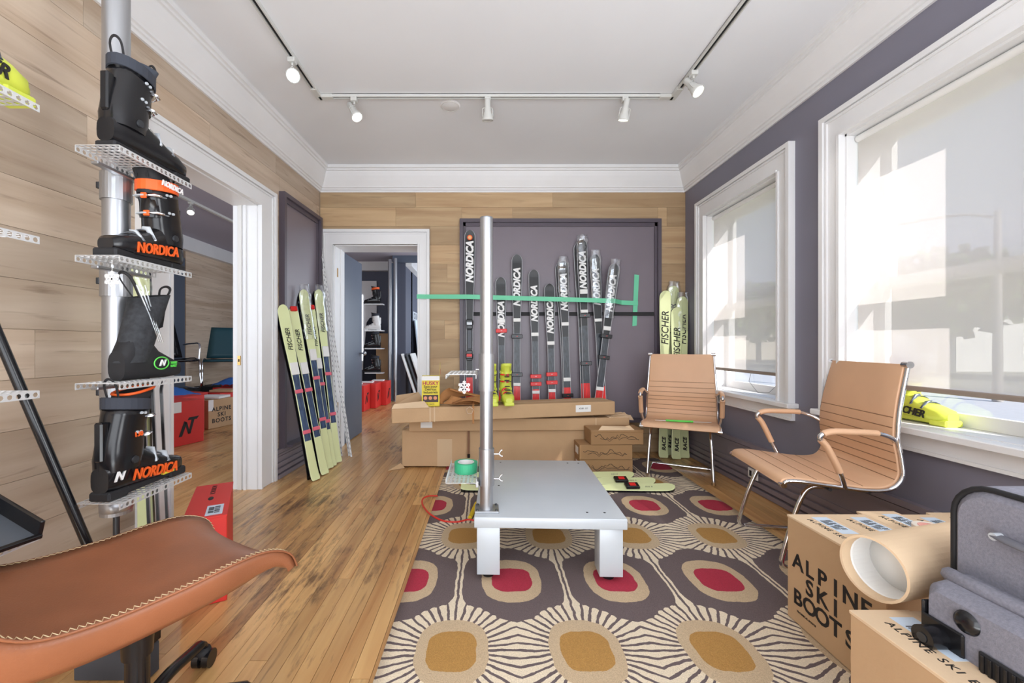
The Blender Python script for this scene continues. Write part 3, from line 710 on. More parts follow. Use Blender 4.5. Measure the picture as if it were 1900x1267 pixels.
def toe(x, y, z, away=True, yaw=0.0):      # heel at y when the toe points away, else toe towards the camera
    return Matrix.Translation((x, y, z)) @ Matrix.Rotation((0 if away else PI)+yaw, 4, 'Z')
b = ski_boot('big black ski boot on the topmost tray, seen from below with a white pull loop', toe(-1.235, 1.33, SHZ[0]+.002, True, -.05), liner=mat('liner_grey', (70, 76, 88), .9), H=.37)
b = ski_boot('black ski boot with orange cuff band and orange lettering, toe pointing at the camera', toe(-1.235, 1.635, SHZ[1]+.002, False), logo='NORDICA', side=-1, powertxt=True, H=.37)
b = ski_boot('black ski boot with large orange lettering on the lowest tray', toe(-1.235, 1.31, SHZ[3]+.002, True, -.04), logo='NORDICA', side=1, buckle=STEEL, liner_trim=ORANGE, H=.37, logo_m=ORANGE)
text('NORDICA', .028, (-.0625, .100, .303), (0, -1, 0), (0, 0, 1), INKW, [o for o in COL.objects if o.get('category') == 'ski boot'][1], 'strap_lettering', bold=.02, shear=.25, depth=.002, sx=.8)
o3 = [o for o in COL.objects if o.get('category') == 'ski boot'][2]
text('130', .022, (.0525, .085, .20), (0, 1, 0), (0, 0, 1), ORANGE, o3, 'number', bold=.02, depth=.0015)
text('N', .04, (.043, .022, .075), (0, 1, 0), (0, 0, 1), INKW, o3, 'emblem', bold=.04, shear=.4, depth=.002)
MB().rb(.044, .0545, .185, .235, .030, .038, .001).build('yellow_tag', YELLOW, o3)
# soft liner boot on the third tray
t = thing('boot_liner', 'soft black inner boot with a green oval badge on the third tray', 'boot liner', M=toe(-1.235, 1.37, SHZ[2]+.002, True, -.03))
tab = [(0, .030, 0, .10), (.03, .038, 0, .15), (.09, .040, 0, .165), (.14, .040, 0, .105), (.19, .044, 0, .078), (.235, .036, .002, .060), (.255, .018, .008, .046)]
rings = []
for y in (0, .008, .03, .06, .09, .115, .14, .165, .19, .215, .235, .25, .255):
    hw, zb, zt = interp(tab, y); c = (zb+zt)/2; h = (zt-zb)/2
    rings.append([(hw*math.copysign(abs(math.cos(a))**.75, math.cos(a)), y, c+h*math.copysign(abs(math.sin(a))**.75, math.sin(a))) for a in [-2*PI*k/18 for k in range(18)]])
MB().loft(rings).build('foot', BLACKM, t)
rs = [sup(0, .052+.02*k, .06+.06*k+0, .042+.003*k, .055+.002*k, 18, 2.3, .05*k) for k in range(5)]
c2 = Vector((0, .132, .30)); i1 = [tuple(c2+(Vector(p)-c2)*.86) for p in rs[-1]]; i2 = [(p[0]*.95, p[1]-.02, p[2]-.12) for p in i1]
MB().loft(rs+[i1, i2], cap0=False).build('shaft', mat('liner_knit', (44, 46, 50), .8, var=.4, scale=60), t)
MB().loft([i1, i2], closed=True, cap0=False, cap1=False).build('lining', mat('pale_lining', (170, 170, 170), .9), t)
MB().tube(spline([(-.01, .185, .27), (-.02, .20, .33), (.0, .205, .345), (.02, .20, .33), (.01, .18, .28)], 5), .005, 6, flat=.35).build('pull_loop', BLACKM, t)
MB().tube(spline([(-.01, .09, .27), (-.03, .045, .35), (-.01, .03, .37), (.01, .045, .35), (.01, .09, .27)], 5), .005, 6, flat=.35).build('pull_loop', BLACKM, t)
q = MB()
for dx in (-.008, .0, .008): q.tube(spline([(.03+dx, .06+dx, .33), (.045, .09+dx, .22), (.052, .12+dx, .13)], 5), .0035, 6)
q.build('clear_zip_ties', MATS['plastic_film'], t)
MB().tube([(.046, .13+.032*math.cos(a*PI/12), .055+.022*math.sin(a*PI/12)) for a in range(24)], .0022, 5, closed=True).build('oval_badge', GREENP, t)
text('N', .03, (.0475, .13, .055), (0, 1, 0), (0, 0, 1), INKW, t, 'emblem', bold=.04, shear=.4, depth=.002)
text('TRUE\nLAST', .012, (.0465, .185, .048), (0, 1, 0), (0, 0, 1), GREENP, t, 'lettering', bold=.02, depth=.002)
# neon boots
ski_boot('neon yellow ski boot on the tray at the top left edge of the photo', toe(-1.29, .832, 1.737, True, -.0), shell=NEON, cuff=NEON, liner=BLACKM, accent=NEON, buckle=DARKM, logo='FISCHER', logo_m=INK, side=1)
ski_boot('neon yellow ski boot standing on the window sill', toe(2.124, 2.165, .705, False, .0), shell=NEON, cuff=NEON, liner=BLACKM, accent=NEON, buckle=mat('grey_buckle', (110, 118, 130), .3, .5), logo='FISCHER', logo_m=INK, side=1, H=.30)

# ------------------------------------------------------------ broom handle and dustpan
t = thing('broom', 'black glossy broom handle leaning against the wall at the left edge', 'broom', (0, 0, 0))
a = Vector((-1.60, 1.16, 1.62)); bt = Vector((-1.205, 1.34, .20))
MB().cyl(a, bt, .0135, n=16).build('handle', BLACK, t)
MB().cyl(bt, bt+(bt-a).normalized()*.05, .018, .022, n=16).build('ferrule', BLACKM, t)
MB().rb(-1.33, -1.08, 1.31, 1.37, .10, .15, .008).build('broom_head', BLACK, t)
MB().rb(-1.325, -1.085, 1.315, 1.365, .0, .10, .004).build('bristles', mat('bristle', (70, 70, 74), .9), t)
t = thing('dustpan', 'black plastic dustpan lying on the lowest tray at the left edge', 'dustpan', M=Matrix.Translation((-1.30, .97, .60)) @ Matrix.Rotation(-.25, 4, 'Z') @ Matrix.Rotation(.30, 4, 'Y'))
MB().b(-.16, .10, -.14, .14, .0, .006).build('pan', mat('grey_pan', (92, 98, 106), .25), t)
MB().rb(.092, .104, -.14, .14, .0, .012, .002).rb(-.16, .10, .132, .142, 0, .05, .003).rb(-.16, .10, -.142, -.132, 0, .05, .003).rb(-.17, -.16, -.142, .142, 0, .07, .003).build('rim', BLACK, t)

# ------------------------------------------------------------ low metal platform and its pole
TX0, TX1, TY0, TY1, TZ = -.052, .632, 1.845, 2.77, .30
t = thing('metal_platform', 'low silver-grey metal display platform with four square legs on the rug', 'platform', M=T3(-.052, 1.845, .0045, -.035))
W, D = TX1-TX0, TY1-TY0
bevel(MB().b(0, W, 0, D, TZ-.048, TZ).build('top', STEEL, t), .003)
for (x, y) in ((.012, .014), (W-.12, .014), (.012, D-.12), (W-.12, D-.12)):
    l = bevel(MB().b(x, x+.104, y, y+.10, .034, TZ-.048).build('leg', STEEL, t), .002)
    MB().cyl((x+.05, y+.05, .009), (x+.05, y+.05, .035), .026, n=16).build('foot', BLACK, l)
for (x, y) in ((.05, .1), (.52, .07), (.6, .07), (.12, D-.06), (.56, D-.06), (.63, D-.06), (.11, .42)):
    MB().lathe([(0, TZ+.002), (.005, TZ+.0015), (.006, TZ)], 10, 0, T3(x, y, 0)).build('screw', DARKM, t)
t = thing('display_pole', 'short aluminium pole standing on the front left corner of the platform', 'pole', (.004, 1.93, TZ+.0045))
MB().cyl((0, 0, .006), (0, 0, 1.375), .0305, n=28).build('tube', ALU, t)
MB().lathe([(.026, 1.375), (.0305, 1.375), (.0305, 1.37)], 28).build('tube_rim', STEEL, t)
for z0, z1 in ((.118, .290), (.560, .735)):
    MB().lathe([(.031, z0), (.0365, z0), (.0365, z1), (.031, z1)], 28).build('collar', ALU, t)
MB().rb(-.055, .058, -.045, .045, 0, .009, .002).build('base_plate', ALU, t)
for x in (-.042, .046):
    for y in (-.033, .033): MB().lathe([(0, .016), (.005, .015), (.006, .009)], 8, 0, T3(x, y, 0)).build('bolt', DARKM, t)
for z in (.145, .262):
    q = MB().cyl((.034, 0, z), (.062, 0, z), .004, n=8); q.tube([(.06, 0, z+.004), (.068, 0, z+.016), (.074, 0, z+.02)], .0035, 6); q.tube([(.06, 0, z-.002), (.070, 0, z-.010), (.076, 0, z-.010)], .0035, 6); q.build('wing_screw', CHROME, t)
MB().cyl((-.034, 0, .66), (-.05, 0, .66), .004, n=8).build('clamp_screw', CHROME, t)
tray('shelf_tray', 'small perforated tray on the middle pole above the leather', T3(-.185, 1.91, .942, -.0), 7, 14, .02)
q = thing('shelf_tray', 'low perforated tray on the middle pole holding the green tape', 'shelf', M=T3(-.182, 1.87, .448)); 
src = TRAY[(7, 16, .02)] if (7, 16, .02) in TRAY else None
for nm, me in zip(('deck', 'flange', 'flange'), src):
    o = bpy.data.objects.new(nm, me); COL.objects.link(o); o.parent = q; solid(o, .0016)
    if nm == 'flange': o.location.z = .02
MB().rb(.135, .15, .03, .09, -.03, .0, .002).build('bracket', ALU, q)
t = thing('tape_roll', 'roll of green masking tape on the low tray by the middle pole', 'tape', (-.098, 2.04, .450))
MB().lathe([(.041, 0), (.057, 0), (.057, .048), (.041, .048), (.041, 0)], 32).build('tape', mat('green_tape_roll', (60, 176, 128), .5), t)
MB().lathe([(.038, 0.001), (.041, .001), (.041, .0485), (.038, .0485), (.038, 0.001)], 32).build('core', PAPER, t)

# ------------------------------------------------------------ rug
def rug_mat():
    m = bpy.data.materials.new('rug_pattern'); m.use_nodes = True; nt = m.node_tree; E.nt = nt; p = nt.nodes['Principled BSDF']
    tc = nt.nodes.new('ShaderNodeTexCoord'); nz = nt.nodes.new('ShaderNodeTexNoise'); nz.inputs['Scale'].default_value = 22; nz.inputs['Detail'].default_value = 3
    nt.links.new(tc.outputs['Object'], nz.inputs['Vector'])
    sx = nt.nodes.new('ShaderNodeSeparateXYZ'); nt.links.new(tc.outputs['Object'], sx.inputs[0]); sc = nt.nodes.new('ShaderNodeSeparateXYZ'); nt.links.new(nz.outputs['Color'], sc.inputs[0])
    U = E(sx.outputs[0])+(E(sc.outputs[0])-.5)*.016; V = E(sx.outputs[1])+(E(sc.outputs[1])-.5)*.016
    PU, PV = .4705, .866
    def cell(x, off, pitch):
        g = (x-off)/pitch; return (g-E.op('ROUND', g))*pitch
    def sup_(a, b, A, B, n=3.0): return abs(a)/A*1.0, abs(b)/B*1.0, n
    def norm(a, b, A, B, n): return ((abs(a)/A)**n)+((abs(b)/B)**n)
    du, dv = cell(U, .3525, PU), cell(V, 1.432, PV); eu, ev = cell(U, .3525+PU/2, PU), cell(V, 1.432+PV/2, PV)
    gold = norm(du, dv, .088, .094, 3.2) < 1.0; ring = norm(du, dv, .128, .156, 2.6) < 1.0; med = (norm(du, dv, .214, .252, 2.1)+E.op('COSINE', E.op('ARCTAN2', dv, du)*40.0)*.03) < 1.0
    flare = E.op('MAXIMUM', (0.36-abs(dv))*1.0, 0.0); stem = abs(du) < (flare*flare*flare*22.0+.016)
    body = E.op('MAXIMUM', med, stem)
    ang = E.op('ARCTAN2', dv, du); r = E.op('SQRT', du*du+dv*dv); N = 40.0
    q = ang*(N/(2*PI)); d = abs(q-E.op('ROUND', q))*r*(2*PI/N)
    line = d < (.0052+(E(sc.outputs[2])-.5)*.006)
    red = norm(eu, ev, .090, .092, 3.2) < 1.0; rring = norm(eu, ev, .134, .166, 2.5) < 1.0
    dark = (104, 90, 90)
    c = mixc(body, dark, (228, 212, 186)); c = mixc(body*line, c, dark); c = mixc(ring, c, (196, 172, 140)); c = mixc(gold, c, (176, 132, 70))
    c = mixc(rring, c, (196, 172, 140)); c = mixc(red, c, (172, 44, 66))
    n2 = nt.nodes.new('ShaderNodeTexNoise'); n2.inputs['Scale'].default_value = 260; nt.links.new(tc.outputs['Object'], n2.inputs['Vector'])
    hs = nt.nodes.new('ShaderNodeHueSaturation'); nt.links.new(c, hs.inputs['Color']); nt.links.new((E(n2.outputs[0])*.7+.66).k, hs.inputs['Value'])
    nt.links.new(hs.outputs[0], p.inputs['Base Color']); p.inputs['Roughness'].default_value = .95
    b = nt.nodes.new('ShaderNodeBump'); b.inputs['Strength'].default_value = .5; b.inputs['Distance'].default_value = .006; nt.links.new(n2.outputs[0], b.inputs['Height']); nt.links.new(b.outputs[0], p.inputs['Normal'])
    return m
o = MB().grid(lambda i, j: (-.36+.02*j+i*(1.98-.02*j), .80+3.06*j+.004*math.sin(i*9), .0085+.0008*math.sin(i*30+j*17)), 40, 60).build('area_rug', rug_mat())
solid(o, .008); o.data.update()
tag(o, 'wool area rug with gold and red medallions on a grey-brown ground', 'rug')
RZ = .0135
# extension cord
t = thing('extension_cord', 'red extension cord with a yellow end looping over the rug edge', 'cord', (0, 0, 0))
pts = [spot(px, py, .016) for px, py in ((882, 966), (868, 964), (848, 968), (822, 966), (800, 955), (788, 943), (783, 932), (786, 924), (797, 920), (812, 920))]
MB().tube(spline(pts, 6), .0055, 8).build('cable', mat('red_cable', (214, 52, 40), .45), t)
MB().tube([spot(872, 960, .02), spot(880, 945, .025), spot(884, 934, .03)], [.012, .017, .013], 10).build('yellow_end', mat('yellow_rubber', (232, 200, 40), .5), t)
# ------------------------------------------------------------ skis
SKIM = {}
def ski(label, base, top, front, bands, wmax=.108, group=None, text_s=None, text_m=INKW, text_at=.80, straps=(), plates=(), edge=SKIEDGE, wrap=False, binding=False, length=None, tip_guard=None, tipcol=None, cat='ski', textrot=0, ts=.075, flatlay=False, shear=.25, thick=.012, tails=None):
    base = Vector(base); top = Vector(top); L = length or (top-base).length
    t = thing('ski', label, cat, M=frame(base, top-base, front), group=group)
    key = (round(L, 3), wmax, tuple((round(a, 3), m.name) for a, m in bands), edge.name, thick)
    if key not in SKIM:
        st = [0, .004, .012, .03, .08, .15, .25, .35, .45, .55, .65, .75, .83, .885, .915, .935, .95]+[1-.062/L*q for q in (1, .8, .6, .42, .27, .14, .06, .02, 0)]
        for a, m in bands: 
            if a > 0: st += [a-.0004, a+.0004]
        st = sorted(set(st)); mb = MB(); mats = [edge]+[m for a, m in bands]
        def wd(s):
            w = wmax*(.80 if s < .02 else .80-.16*math.sin(min(1, s/.47)*PI/2) if s < .47 else .64+.36*(.5-.5*math.cos(min(1, (s-.47)/.45)*PI)))
            tl = .062/L
            if s > 1-tl: w *= math.sqrt(max(0.0, 1-((s-1+tl)/tl)**2))*.97+.03
            if s < .012: w *= .80+.2*math.sqrt(s/.012)
            return w/2
        def off(s): return -.014*max(0, (s-.94)/.06)**2*(wmax/.108)-.012*max(0, (.04-s)/.04)
        for i in range(len(st)-1):
            a, b = st[i], st[i+1]; mid = (a+b)/2; mi = 1
            for k, (z, m) in enumerate(bands):
                if mid >= z: mi = k+1
            wa, wb_, oa, ob = wd(a), wd(b), off(a), off(b); e = .006
            for z, w_, o_ in ((a, wa, oa), (b, wb_, ob)): pass
            ia, ib = max(0, wa-e), max(0, wb_-e)
            for (xa0, xa1, xb0, xb1, m) in ((-wa, -ia, -wb_, -ib, 0), (-ia, ia, -ib, ib, mi), (ia, wa, ib, wb_, 0)):
                ya, yb = oa-thick, ob-thick
                mb.add([(xa0, ya+(.003 if xa0 == -wa else 0), a*L), (xa1, ya+(.003 if xa1 == wa else 0), a*L), (xb1, yb+(.003 if xb1 == wb_ else 0), b*L), (xb0, yb+(.003 if xb0 == -wb_ else 0), b*L)], [(0, 1, 2, 3)], m)
            mb.add([(-wa, oa-thick+.003, a*L), (-wb_, ob-thick+.003, b*L), (-wb_, ob, b*L), (-wa, oa, a*L)], [(0, 1, 2, 3)], len(mats))
            mb.add([(wa, oa-thick+.003, a*L), (wb_, ob-thick+.003, b*L), (wb_, ob, b*L), (wa, oa, a*L)], [(3, 2, 1, 0)], len(mats))
            mb.add([(-wa, oa, a*L), (-wb_, ob, b*L), (wb_, ob, b*L), (wa, oa, a*L)], [(0, 1, 2, 3)], len(mats))
            if i == 0: mb.add([(-wa, oa-thick, a*L), (wa, oa-thick, a*L), (wa, oa, a*L), (-wa, oa, a*L)], [(0, 3, 2, 1)], len(mats))
        SKIM[key] = mb.mesh('ski_body', mats+[BLACK])
    o = bpy.data.objects.new('ski_body', SKIM[key]); COL.objects.link(o); o.parent = t
    for a, c in straps:
        q = MB().rb(-wmax*.50, wmax*.50, -thick-.026, .006, a*L-.019, a*L+.019, .004); q.build('ski_strap', c, t)
        text('/////', .012, (0, -thick-.0268, a*L), (1, 0, 0), (0, 0, 1), REDP if c is BLACK else INKW, t, 'strap_print', bold=.01, depth=.0008)
    for a, h, c in plates:
        MB().rb(-wmax*.34, wmax*.34, -thick-.010, -thick+.002, a*L-h/2, a*L+h/2, .003).build('plate', c, t)
    if text_s: text(text_s, ts, (.002, -thick-.0042, text_at*L), (0, .0, 1), (-1, 0, 0), text_m, t, 'lettering', bold=.05 if shear == .25 else .004, shear=shear, depth=.0012, sx=.92)
    if tip_guard: MB().rb(-wmax*.30, wmax*.30, -thick-.026, -.012, L*.975, L*1.004, .006).build('tip_guard', tip_guard, t)
    if binding:
        for z, s in ((.50*L, 1), (.335*L, -1)):
            b = MB().rb(-.030, .030, -.050, -thick, z-.05, z+.05, .006); b.rb(-.036, .036, -.075, -.045, z+s*.01-.025, z+s*.01+.03, .008); b.build('binding', BLACK, t)
            MB().rb(-.026, .026, -.080, -.074, z-.012, z+.016, .002).build('binding_cover', REDP if s < 0 else STEEL, t)
        MB().rb(-.022, .022, -thick-.022, -thick, .37*L, .47*L, .003).build('heel_track', DARKM, t)
    if wrap:
        rr = random.Random(int(L*1000)); rings = []
        for k in range(14):
            z = L*(.90-wrap)+k*L*(.125+wrap)/13; w_ = wmax*.58*(1 if k < 12 else .82)
            rings.append([((w_+rr.uniform(-.006, .006))*math.cos(a), -.012+(.024+rr.uniform(-.006, .006))*math.sin(a)-(.02 if k > 9 else 0), z+rr.uniform(-.004, .004)) for a in [2*PI*j/14 for j in range(14)]])
        MB().loft(rings, smooth=True).build('plastic_wrap', MATS['plastic_film'], t)
    return t
G = 'black race skis leaning on the back wall panel'
NB = [(0, REDG), (.20, SKIGRY), (.52, SKIBLK)]
YP = YB-.052; YBASE = YB-.10; LZ = .348
def nski(label, xt, yt, xb, bands=NB, dx=0, **kw):
    Zt = EYE-(yt-640)/760*YP; Xt = (xt-901)/760*YP; Xb = (xb-901)/760*(YBASE)
    return ski(label, (Xb, YBASE+dx, LZ), (Xt, YP+dx, Zt), (0, -1, .02), bands, group=G, **kw)
sk = nski('leftmost black ski of the row, with round orange emblem and bindings', 872, 428, 871, [(0, REDG), (.22, SKIBLK)], text_s='NORDICA', text_at=.83, ts=.098, binding=True)
MB().cyl((0, -.036, 1.795), (0, -.040, 1.795), .026, n=20).build('round_emblem', ORANGE, sk)
MB().cyl((0, -.0395, 1.795), (0, -.0405, 1.795), .017, n=20).build('emblem_centre', mat('tan_ink', (240, 190, 130), .5), sk)
nski('black ski right of the middle pole, shorter than its right neighbour, red strap', 929, 515, 932, text_s='NORDICA', text_at=.70, ts=.084, straps=((.62, REDP),), plates=((.69, .035, WHITEP),))
nski('black ski third from the left in the row, with two black straps', 959, 473, 959, text_s='NORDICA', text_at=.80, ts=.090, straps=((.50, BLACK), (.27, BLACK)), plates=((.60, .035, WHITEP), (.21, .03, WHITEP)))
nski('black ski fourth from the left, double red strap near its red tail', 990, 501, 995, text_s='NORDICA', text_at=.77, ts=.085, straps=((.285, REDP), (.235, REDP)), plates=((.565, .035, WHITEP), (.18, .03, WHITEP)))
nski('shortest black ski of the row, with double red strap', 1019, 527, 1025, text_s='NORDICA', text_at=.76, ts=.083, straps=((.33, REDP), (.27, REDP)), plates=((.56, .035, WHITEP), (.21, .03, WHITEP)))
nski('black ski sixth from the left, film-wrapped tip, black strap at its tail', 1044, 485, 1054, text_s='NORDICA', text_at=.80, ts=.088, straps=((.15, BLACK),), plates=((.60, .035, WHITEP), (.25, .035, WHITEP)), wrap=.1)
nski('tall black ski right of centre in the row, white plate under the lettering', 1079, 446, 1090, text_s='NORDICA', text_at=.83, ts=.088, straps=((.575, BLACK), (.31, BLACK)), plates=((.71, .045, WHITEP), (.60, .03, WHITEP)), wrap=.02)
nski('black ski second from the right, its tail hidden behind the crossing ski', 1103, 473, 1119, text_s='NORDICA', text_at=.80, ts=.086, plates=((.60, .03, WHITEP),), wrap=.2)
nski('rightmost black ski, leaning to the right across its neighbour', 1137, 492, 1103, dx=-.048, text_s='NORDICA', text_at=.81, ts=.086, straps=((.535, BLACK), (.40, BLACK)), plates=((.585, .04, WHITEP), (.20, .035, WHITEP)), wrap=.25)
nski('black ski behind the sixth one, only its left edge showing', 1040, 487, 1053, dx=.020, bands=NB)
nski('black ski behind the tall one right of centre, only its left edge showing', 1074, 450, 1087, dx=.020, bands=NB)
# green masking tape across the row
t = thing('masking_tape', 'long strip of green masking tape stretched across the black skis', 'tape', (0, 0, 0))
P = [(-.688, 4.092, 1.565), (-.60, 4.092, 1.563), (-.17, 4.03, 1.555), (.0, 4.03, 1.55), (.5, 4.025, 1.535), (1.0, 4.01, 1.52), (1.27, 4.005, 1.51), (1.36, 4.10, 1.505), (1.535, 4.125, 1.50)]
q = MB(); q.loft([[(x, y-.001, z-.022), (x, y-.001, z+.022), (x, y, z+.022), (x, y, z-.022)] for x, y, z in P], smooth=False); q.build('tape', GREENT, t)
o = MB().prism([(1.478, 1.27), (1.522, 1.275), (1.545, 1.785), (1.498, 1.79)], 0, .0012, 0, Matrix.Translation((0, 4.126, 0)) @ FACE)
q = thing('masking_tape', 'short upright piece of green masking tape at the right end of the long strip', 'tape', (0, 0, 0)); o.build('tape', GREENT, q)

LB = [(0, LIME), (.22, NAVY), (.60, LIME)]
G2 = 'lime skis leaning on the left wall'
def wski(label, base_px, top_px, xw, ydx=0, pair=True, **kw):
    b = spot(*base_px, 0.0); r = (top_px[0]-901)/760; y = xw/r; tz = EYE-(top_px[1]-640)/760*y
    kw.setdefault('straps', ()); fr = (.86, -.5, .08)
    s = ski(label, (b[0], b[1], .003), (xw, y, tz), fr, LB, wmax=.100, edge=LIME, group=G2, plates=((.50, .03, mat('pink_card', (232, 110, 130), .5)), (.27, .03, mat('pink_card', (0, 0, 0))), (.63, .10, PAPER)), text_s='FISCHER', text_m=INK, text_at=.80, ts=.055, shear=.2, **kw)
    v = -Vector(fr).normalized()*.030
    s2 = ski(label.replace('lime ski', 'lime partner ski').split(' with')[0].split(',')[0].replace(' between the two film-wrapped pairs', '')+', set behind its twin', Vector(b)+v+Vector((0, .012, .003)), Vector((xw, y+.012, tz))+v*.9, (-.86, .5, -.08), LB, wmax=.100, edge=BLACK, group=G2)
wski('lime ski nearest the door casing, tilted most, tip lowest on the left', (584, 891), (522, 566), -1.665)
wski('lime ski second from the left with a red tip guard', (601, 880), (541, 571), -1.655, tip_guard=REDP)
wski('lime ski wrapped in film, tall one third from the left', (610, 869), (561, 538), -1.64, wrap=.18)
wski('short lime ski with a red tip between the two film-wrapped pairs', (616, 865), (574, 568), -1.645, tip_guard=REDP)
wski('lime ski nearest the back wall corner, its tip wrapped in film', (626, 858), (589, 538), -1.625, wrap=.15)

G3 = 'pale lime skis in the right corner'
FB = [(0, LIME), (.23, NAVY), (.34, LIME)]
for lab, xb, yb, xt, yt, kw in (('pale lime ski leftmost in the right corner, tall with black lettering', 1.70, 3.93, 1.792, 540, dict(text_s='FISCHER', text_at=.77, ts=.098)),
        ('pale lime ski at the back of the corner group, tip wrapped in film', 1.80, 4.02, 1.885, 531, dict(wrap=.1, text_s='FISCHER', text_at=.80, ts=.09)),
        ('shortest pale lime ski in the right corner with a red-rimmed tip', 1.80, 3.88, 1.895, 571, dict(text_s='FISCHER', text_at=.76, ts=.088, tip_guard=None)),
        ('pale lime ski next to the window in the right corner, film on its tip', 1.90, 3.92, 1.958, 551, dict(wrap=.12, text_s='FISCHER', text_at=.79, ts=.088))):
    yw = YB-.02-(.06 if 'shortest' in lab else .035 if 'back' not in lab else .0)
    s = ski(lab, (xb, yb, .003), (xt, yw, EYE-(yt-640)/760*yw), (0, -1, .05), FB, wmax=.116, edge=LIME, group=G3, text_m=INK, shear=.18, **kw)
    L = 1.5
    q = MB()
    for a, b_ in ((0, 0), (-.012, -.02), (.012, -.02)): q.prism([(a-.009, b_-.008), (a+.009, b_-.008), (a, b_+.009)], 0, .0008, 0, rightup((0, -.0335, (yt and 1)*(s.children[0].dimensions.z or 1.5)), (1, 0, 0), (0, 0, 1)) @ Matrix.Translation((0, -.055, 0)))
    q.build('triangle_mark', INK, s)
    text('RACE', .05, (.0, -.027, .13), (0, 0, 1), (-1, 0, 0), INK, s, 'tail_lettering', bold=.03, shear=.2, depth=.001)
G4 = 'pale lime skis lying on the rug'
for lab, y, z, x0, x1, fr, kw in (('pale lime ski lying on the rug, nearest the platform, binding plate on it', 3.00, RZ+.002, -.18, 1.385, 1, dict()),
        ('pale lime ski lying on the rug, middle one with a binding plate', 3.14, RZ+.002, -.12, 1.30, 1, dict()),
        ('pale lime ski lying on the rug, rearmost one beside the small boxes', 3.29, RZ+.002, -.10, 1.19, 1, dict())):
    s = ski(lab, (x0, y, z), (x1, y+.01, z), (0, -.25, 1), [(0, LIME), (.30, SKIBLK), (.52, LIME)], wmax=.098, edge=LIME, group=G4, thick=.026, **kw)
    L = x1-x0
    if 'binding' in lab:
        for zz in ((.80,) if 'nearest' in lab else (.815,)):
            MB().rb(-.032, .032, -.048, -.025, L*zz-.05, L*zz+.05, .005).build('binding_plate', BLACK, s); MB().rb(-.018, .018, -.051, -.047, L*zz-.02, L*zz+.025, .001).build('red_insert', REDP, s)
    text('////// //', .022, (0, -.0275, L*.88), (0, 0, 1), (-1, 0, 0), INK, s, 'print', depth=.0008)
G5 = 'skis standing at the near casing'
for lab, x, y, zt, bd, ed in (('bagged pale green ski standing left of the white casing behind the boots', -1.64, 1.97, 1.50, [(0, LIME)], LIME), ('second bagged pale green ski behind the left pole', -1.61, 1.93, 1.47, [(0, LIME)], LIME),
        ('dark grey ski standing edge-on behind the lowest boot', -1.545, 1.86, .93, [(0, SKIGRY)], SKIEDGE), ('black ski standing edge-on behind the lowest boot', -1.535, 1.90, .92, [(0, SKIBLK)], SKIEDGE), ('black and pink ski standing edge-on at the opening', -1.525, 1.94, .91, [(0, mat('pink_card', (0, 0, 0))), (.2, SKIBLK)], SKIEDGE)):
    ski(lab, (x+.02, y, .003), (x-.03, y+.01, zt), (.25, -1, 0) if 'bagged' in lab else (.78, .62, 0), bd, wmax=.09, edge=ed, group=G5, thick=.014, wrap=.25 if 'bagged' in lab else False)

# white strips leaning on the doorway casing
for lab, a, b, c in (('white shelf strip leaning on the left of the doorway, tallest one', (595, 452), (652, 848), 0), ('white shelf strip leaning between the tall strip and the lime skis', (600, 500), (634, 846), .03), ('white shelf strip nearest the doorway', (606, 560), (648, 846), .05)):
    p1 = Vector(spot(*b, .0)); y = YB-.062-c; p0 = Vector(((a[0]-901)/760*y, y, EYE-(a[1]-640)/760*y)); t = thing('shelf_strip', lab, 'metal strip', M=frame(p1+Vector((0, 0, .002)), p0-p1, (.3, -1, 0)), group='white metal strips by the doorway')
    L = (p0-p1).length; MB().b(-.008, .008, -.0015, 0, 0, L).b(-.008, -.0065, -.010, 0, 0, L).b(.0065, .008, -.010, 0, 0, L).build('channel', mat('white_steel', (222, 222, 222), .35), t)
    q = MB()
    for k in range(int(L/.05)): q.b(-.002, .002, -.002, -.0014, .02+k*.05, .04+k*.05)
    q.build('slots', DARKM, t)['kind'] = 'stuff'

# ------------------------------------------------------------ cardboard boxes behind the platform
def carton(name, label, w, d, h, M, m=CARD, cat='box', group=None, seam=True, r=.003):
    t = thing(name, label, cat, M=M, group=group)
    MB().rb(0, w, 0, d, 0, h, r, 0).build('carton', m, t)
    return t
T = lambda x, y, z, a=0.0, ty=0.0: Matrix.Translation((x, y, z)) @ Matrix.Rotation(a, 4, 'Z') @ Matrix.Rotation(ty, 4, 'Y')
TAPE = mat('packing_tape', (206, 178, 142), .3)
t = carton('cardboard_box', 'big long brown cardboard box on the floor, torn at its top left corner', 1.84, .25, .318, T(-.735, 3.60, .014))
MB().b(.31, .44, -.0012, 0, .0, .24).b(-.0012, 0, .06, .20, .0, .318).b(0, 1.84, .118, .132, .318, .3188).build('packing_tape', TAPE, t)
MB().b(-.0022, -.0012, .04, .15, .12, .25).build('paper_label', PAPER, t)
MB().b(.06, .30, .02, .07, .3175, .3195).build('torn_gap', BLACKM, t)
q = MB(); q.add([(.03, .0, .316), (.34, .0, .318), (.30, .03, .332), (.20, .035, .326), (.12, .02, .345), (.05, .03, .335)], [(0, 1, 2, 3, 4, 5)]); solid(q.build('torn_flap', CARD, t), .003)
q = MB(); q.add([(-.01, -.01, .03), (.03, -.02, -.008), (-.10, -.10, -.010), (-.10, .02, .002)], [(0, 1, 2, 3)]); solid(q.build('loose_flap', CARD, t), .003)
t = carton('cardboard_box', 'flat long cardboard box sandwiched between the two other long boxes', 1.92, .27, .105, T(-.66, 3.53, .336, .03))
MB().b(.10, .20, -.001, 0, .03, .09).build('paper_label', PAPER, t)
MB().b(1.62, 1.63, -.001, .27, -.0, .106).b(1.66, 1.92, .13, .145, .105, .1058).build('packing_tape', TAPE, t)
rr = random.Random(2); q = MB()
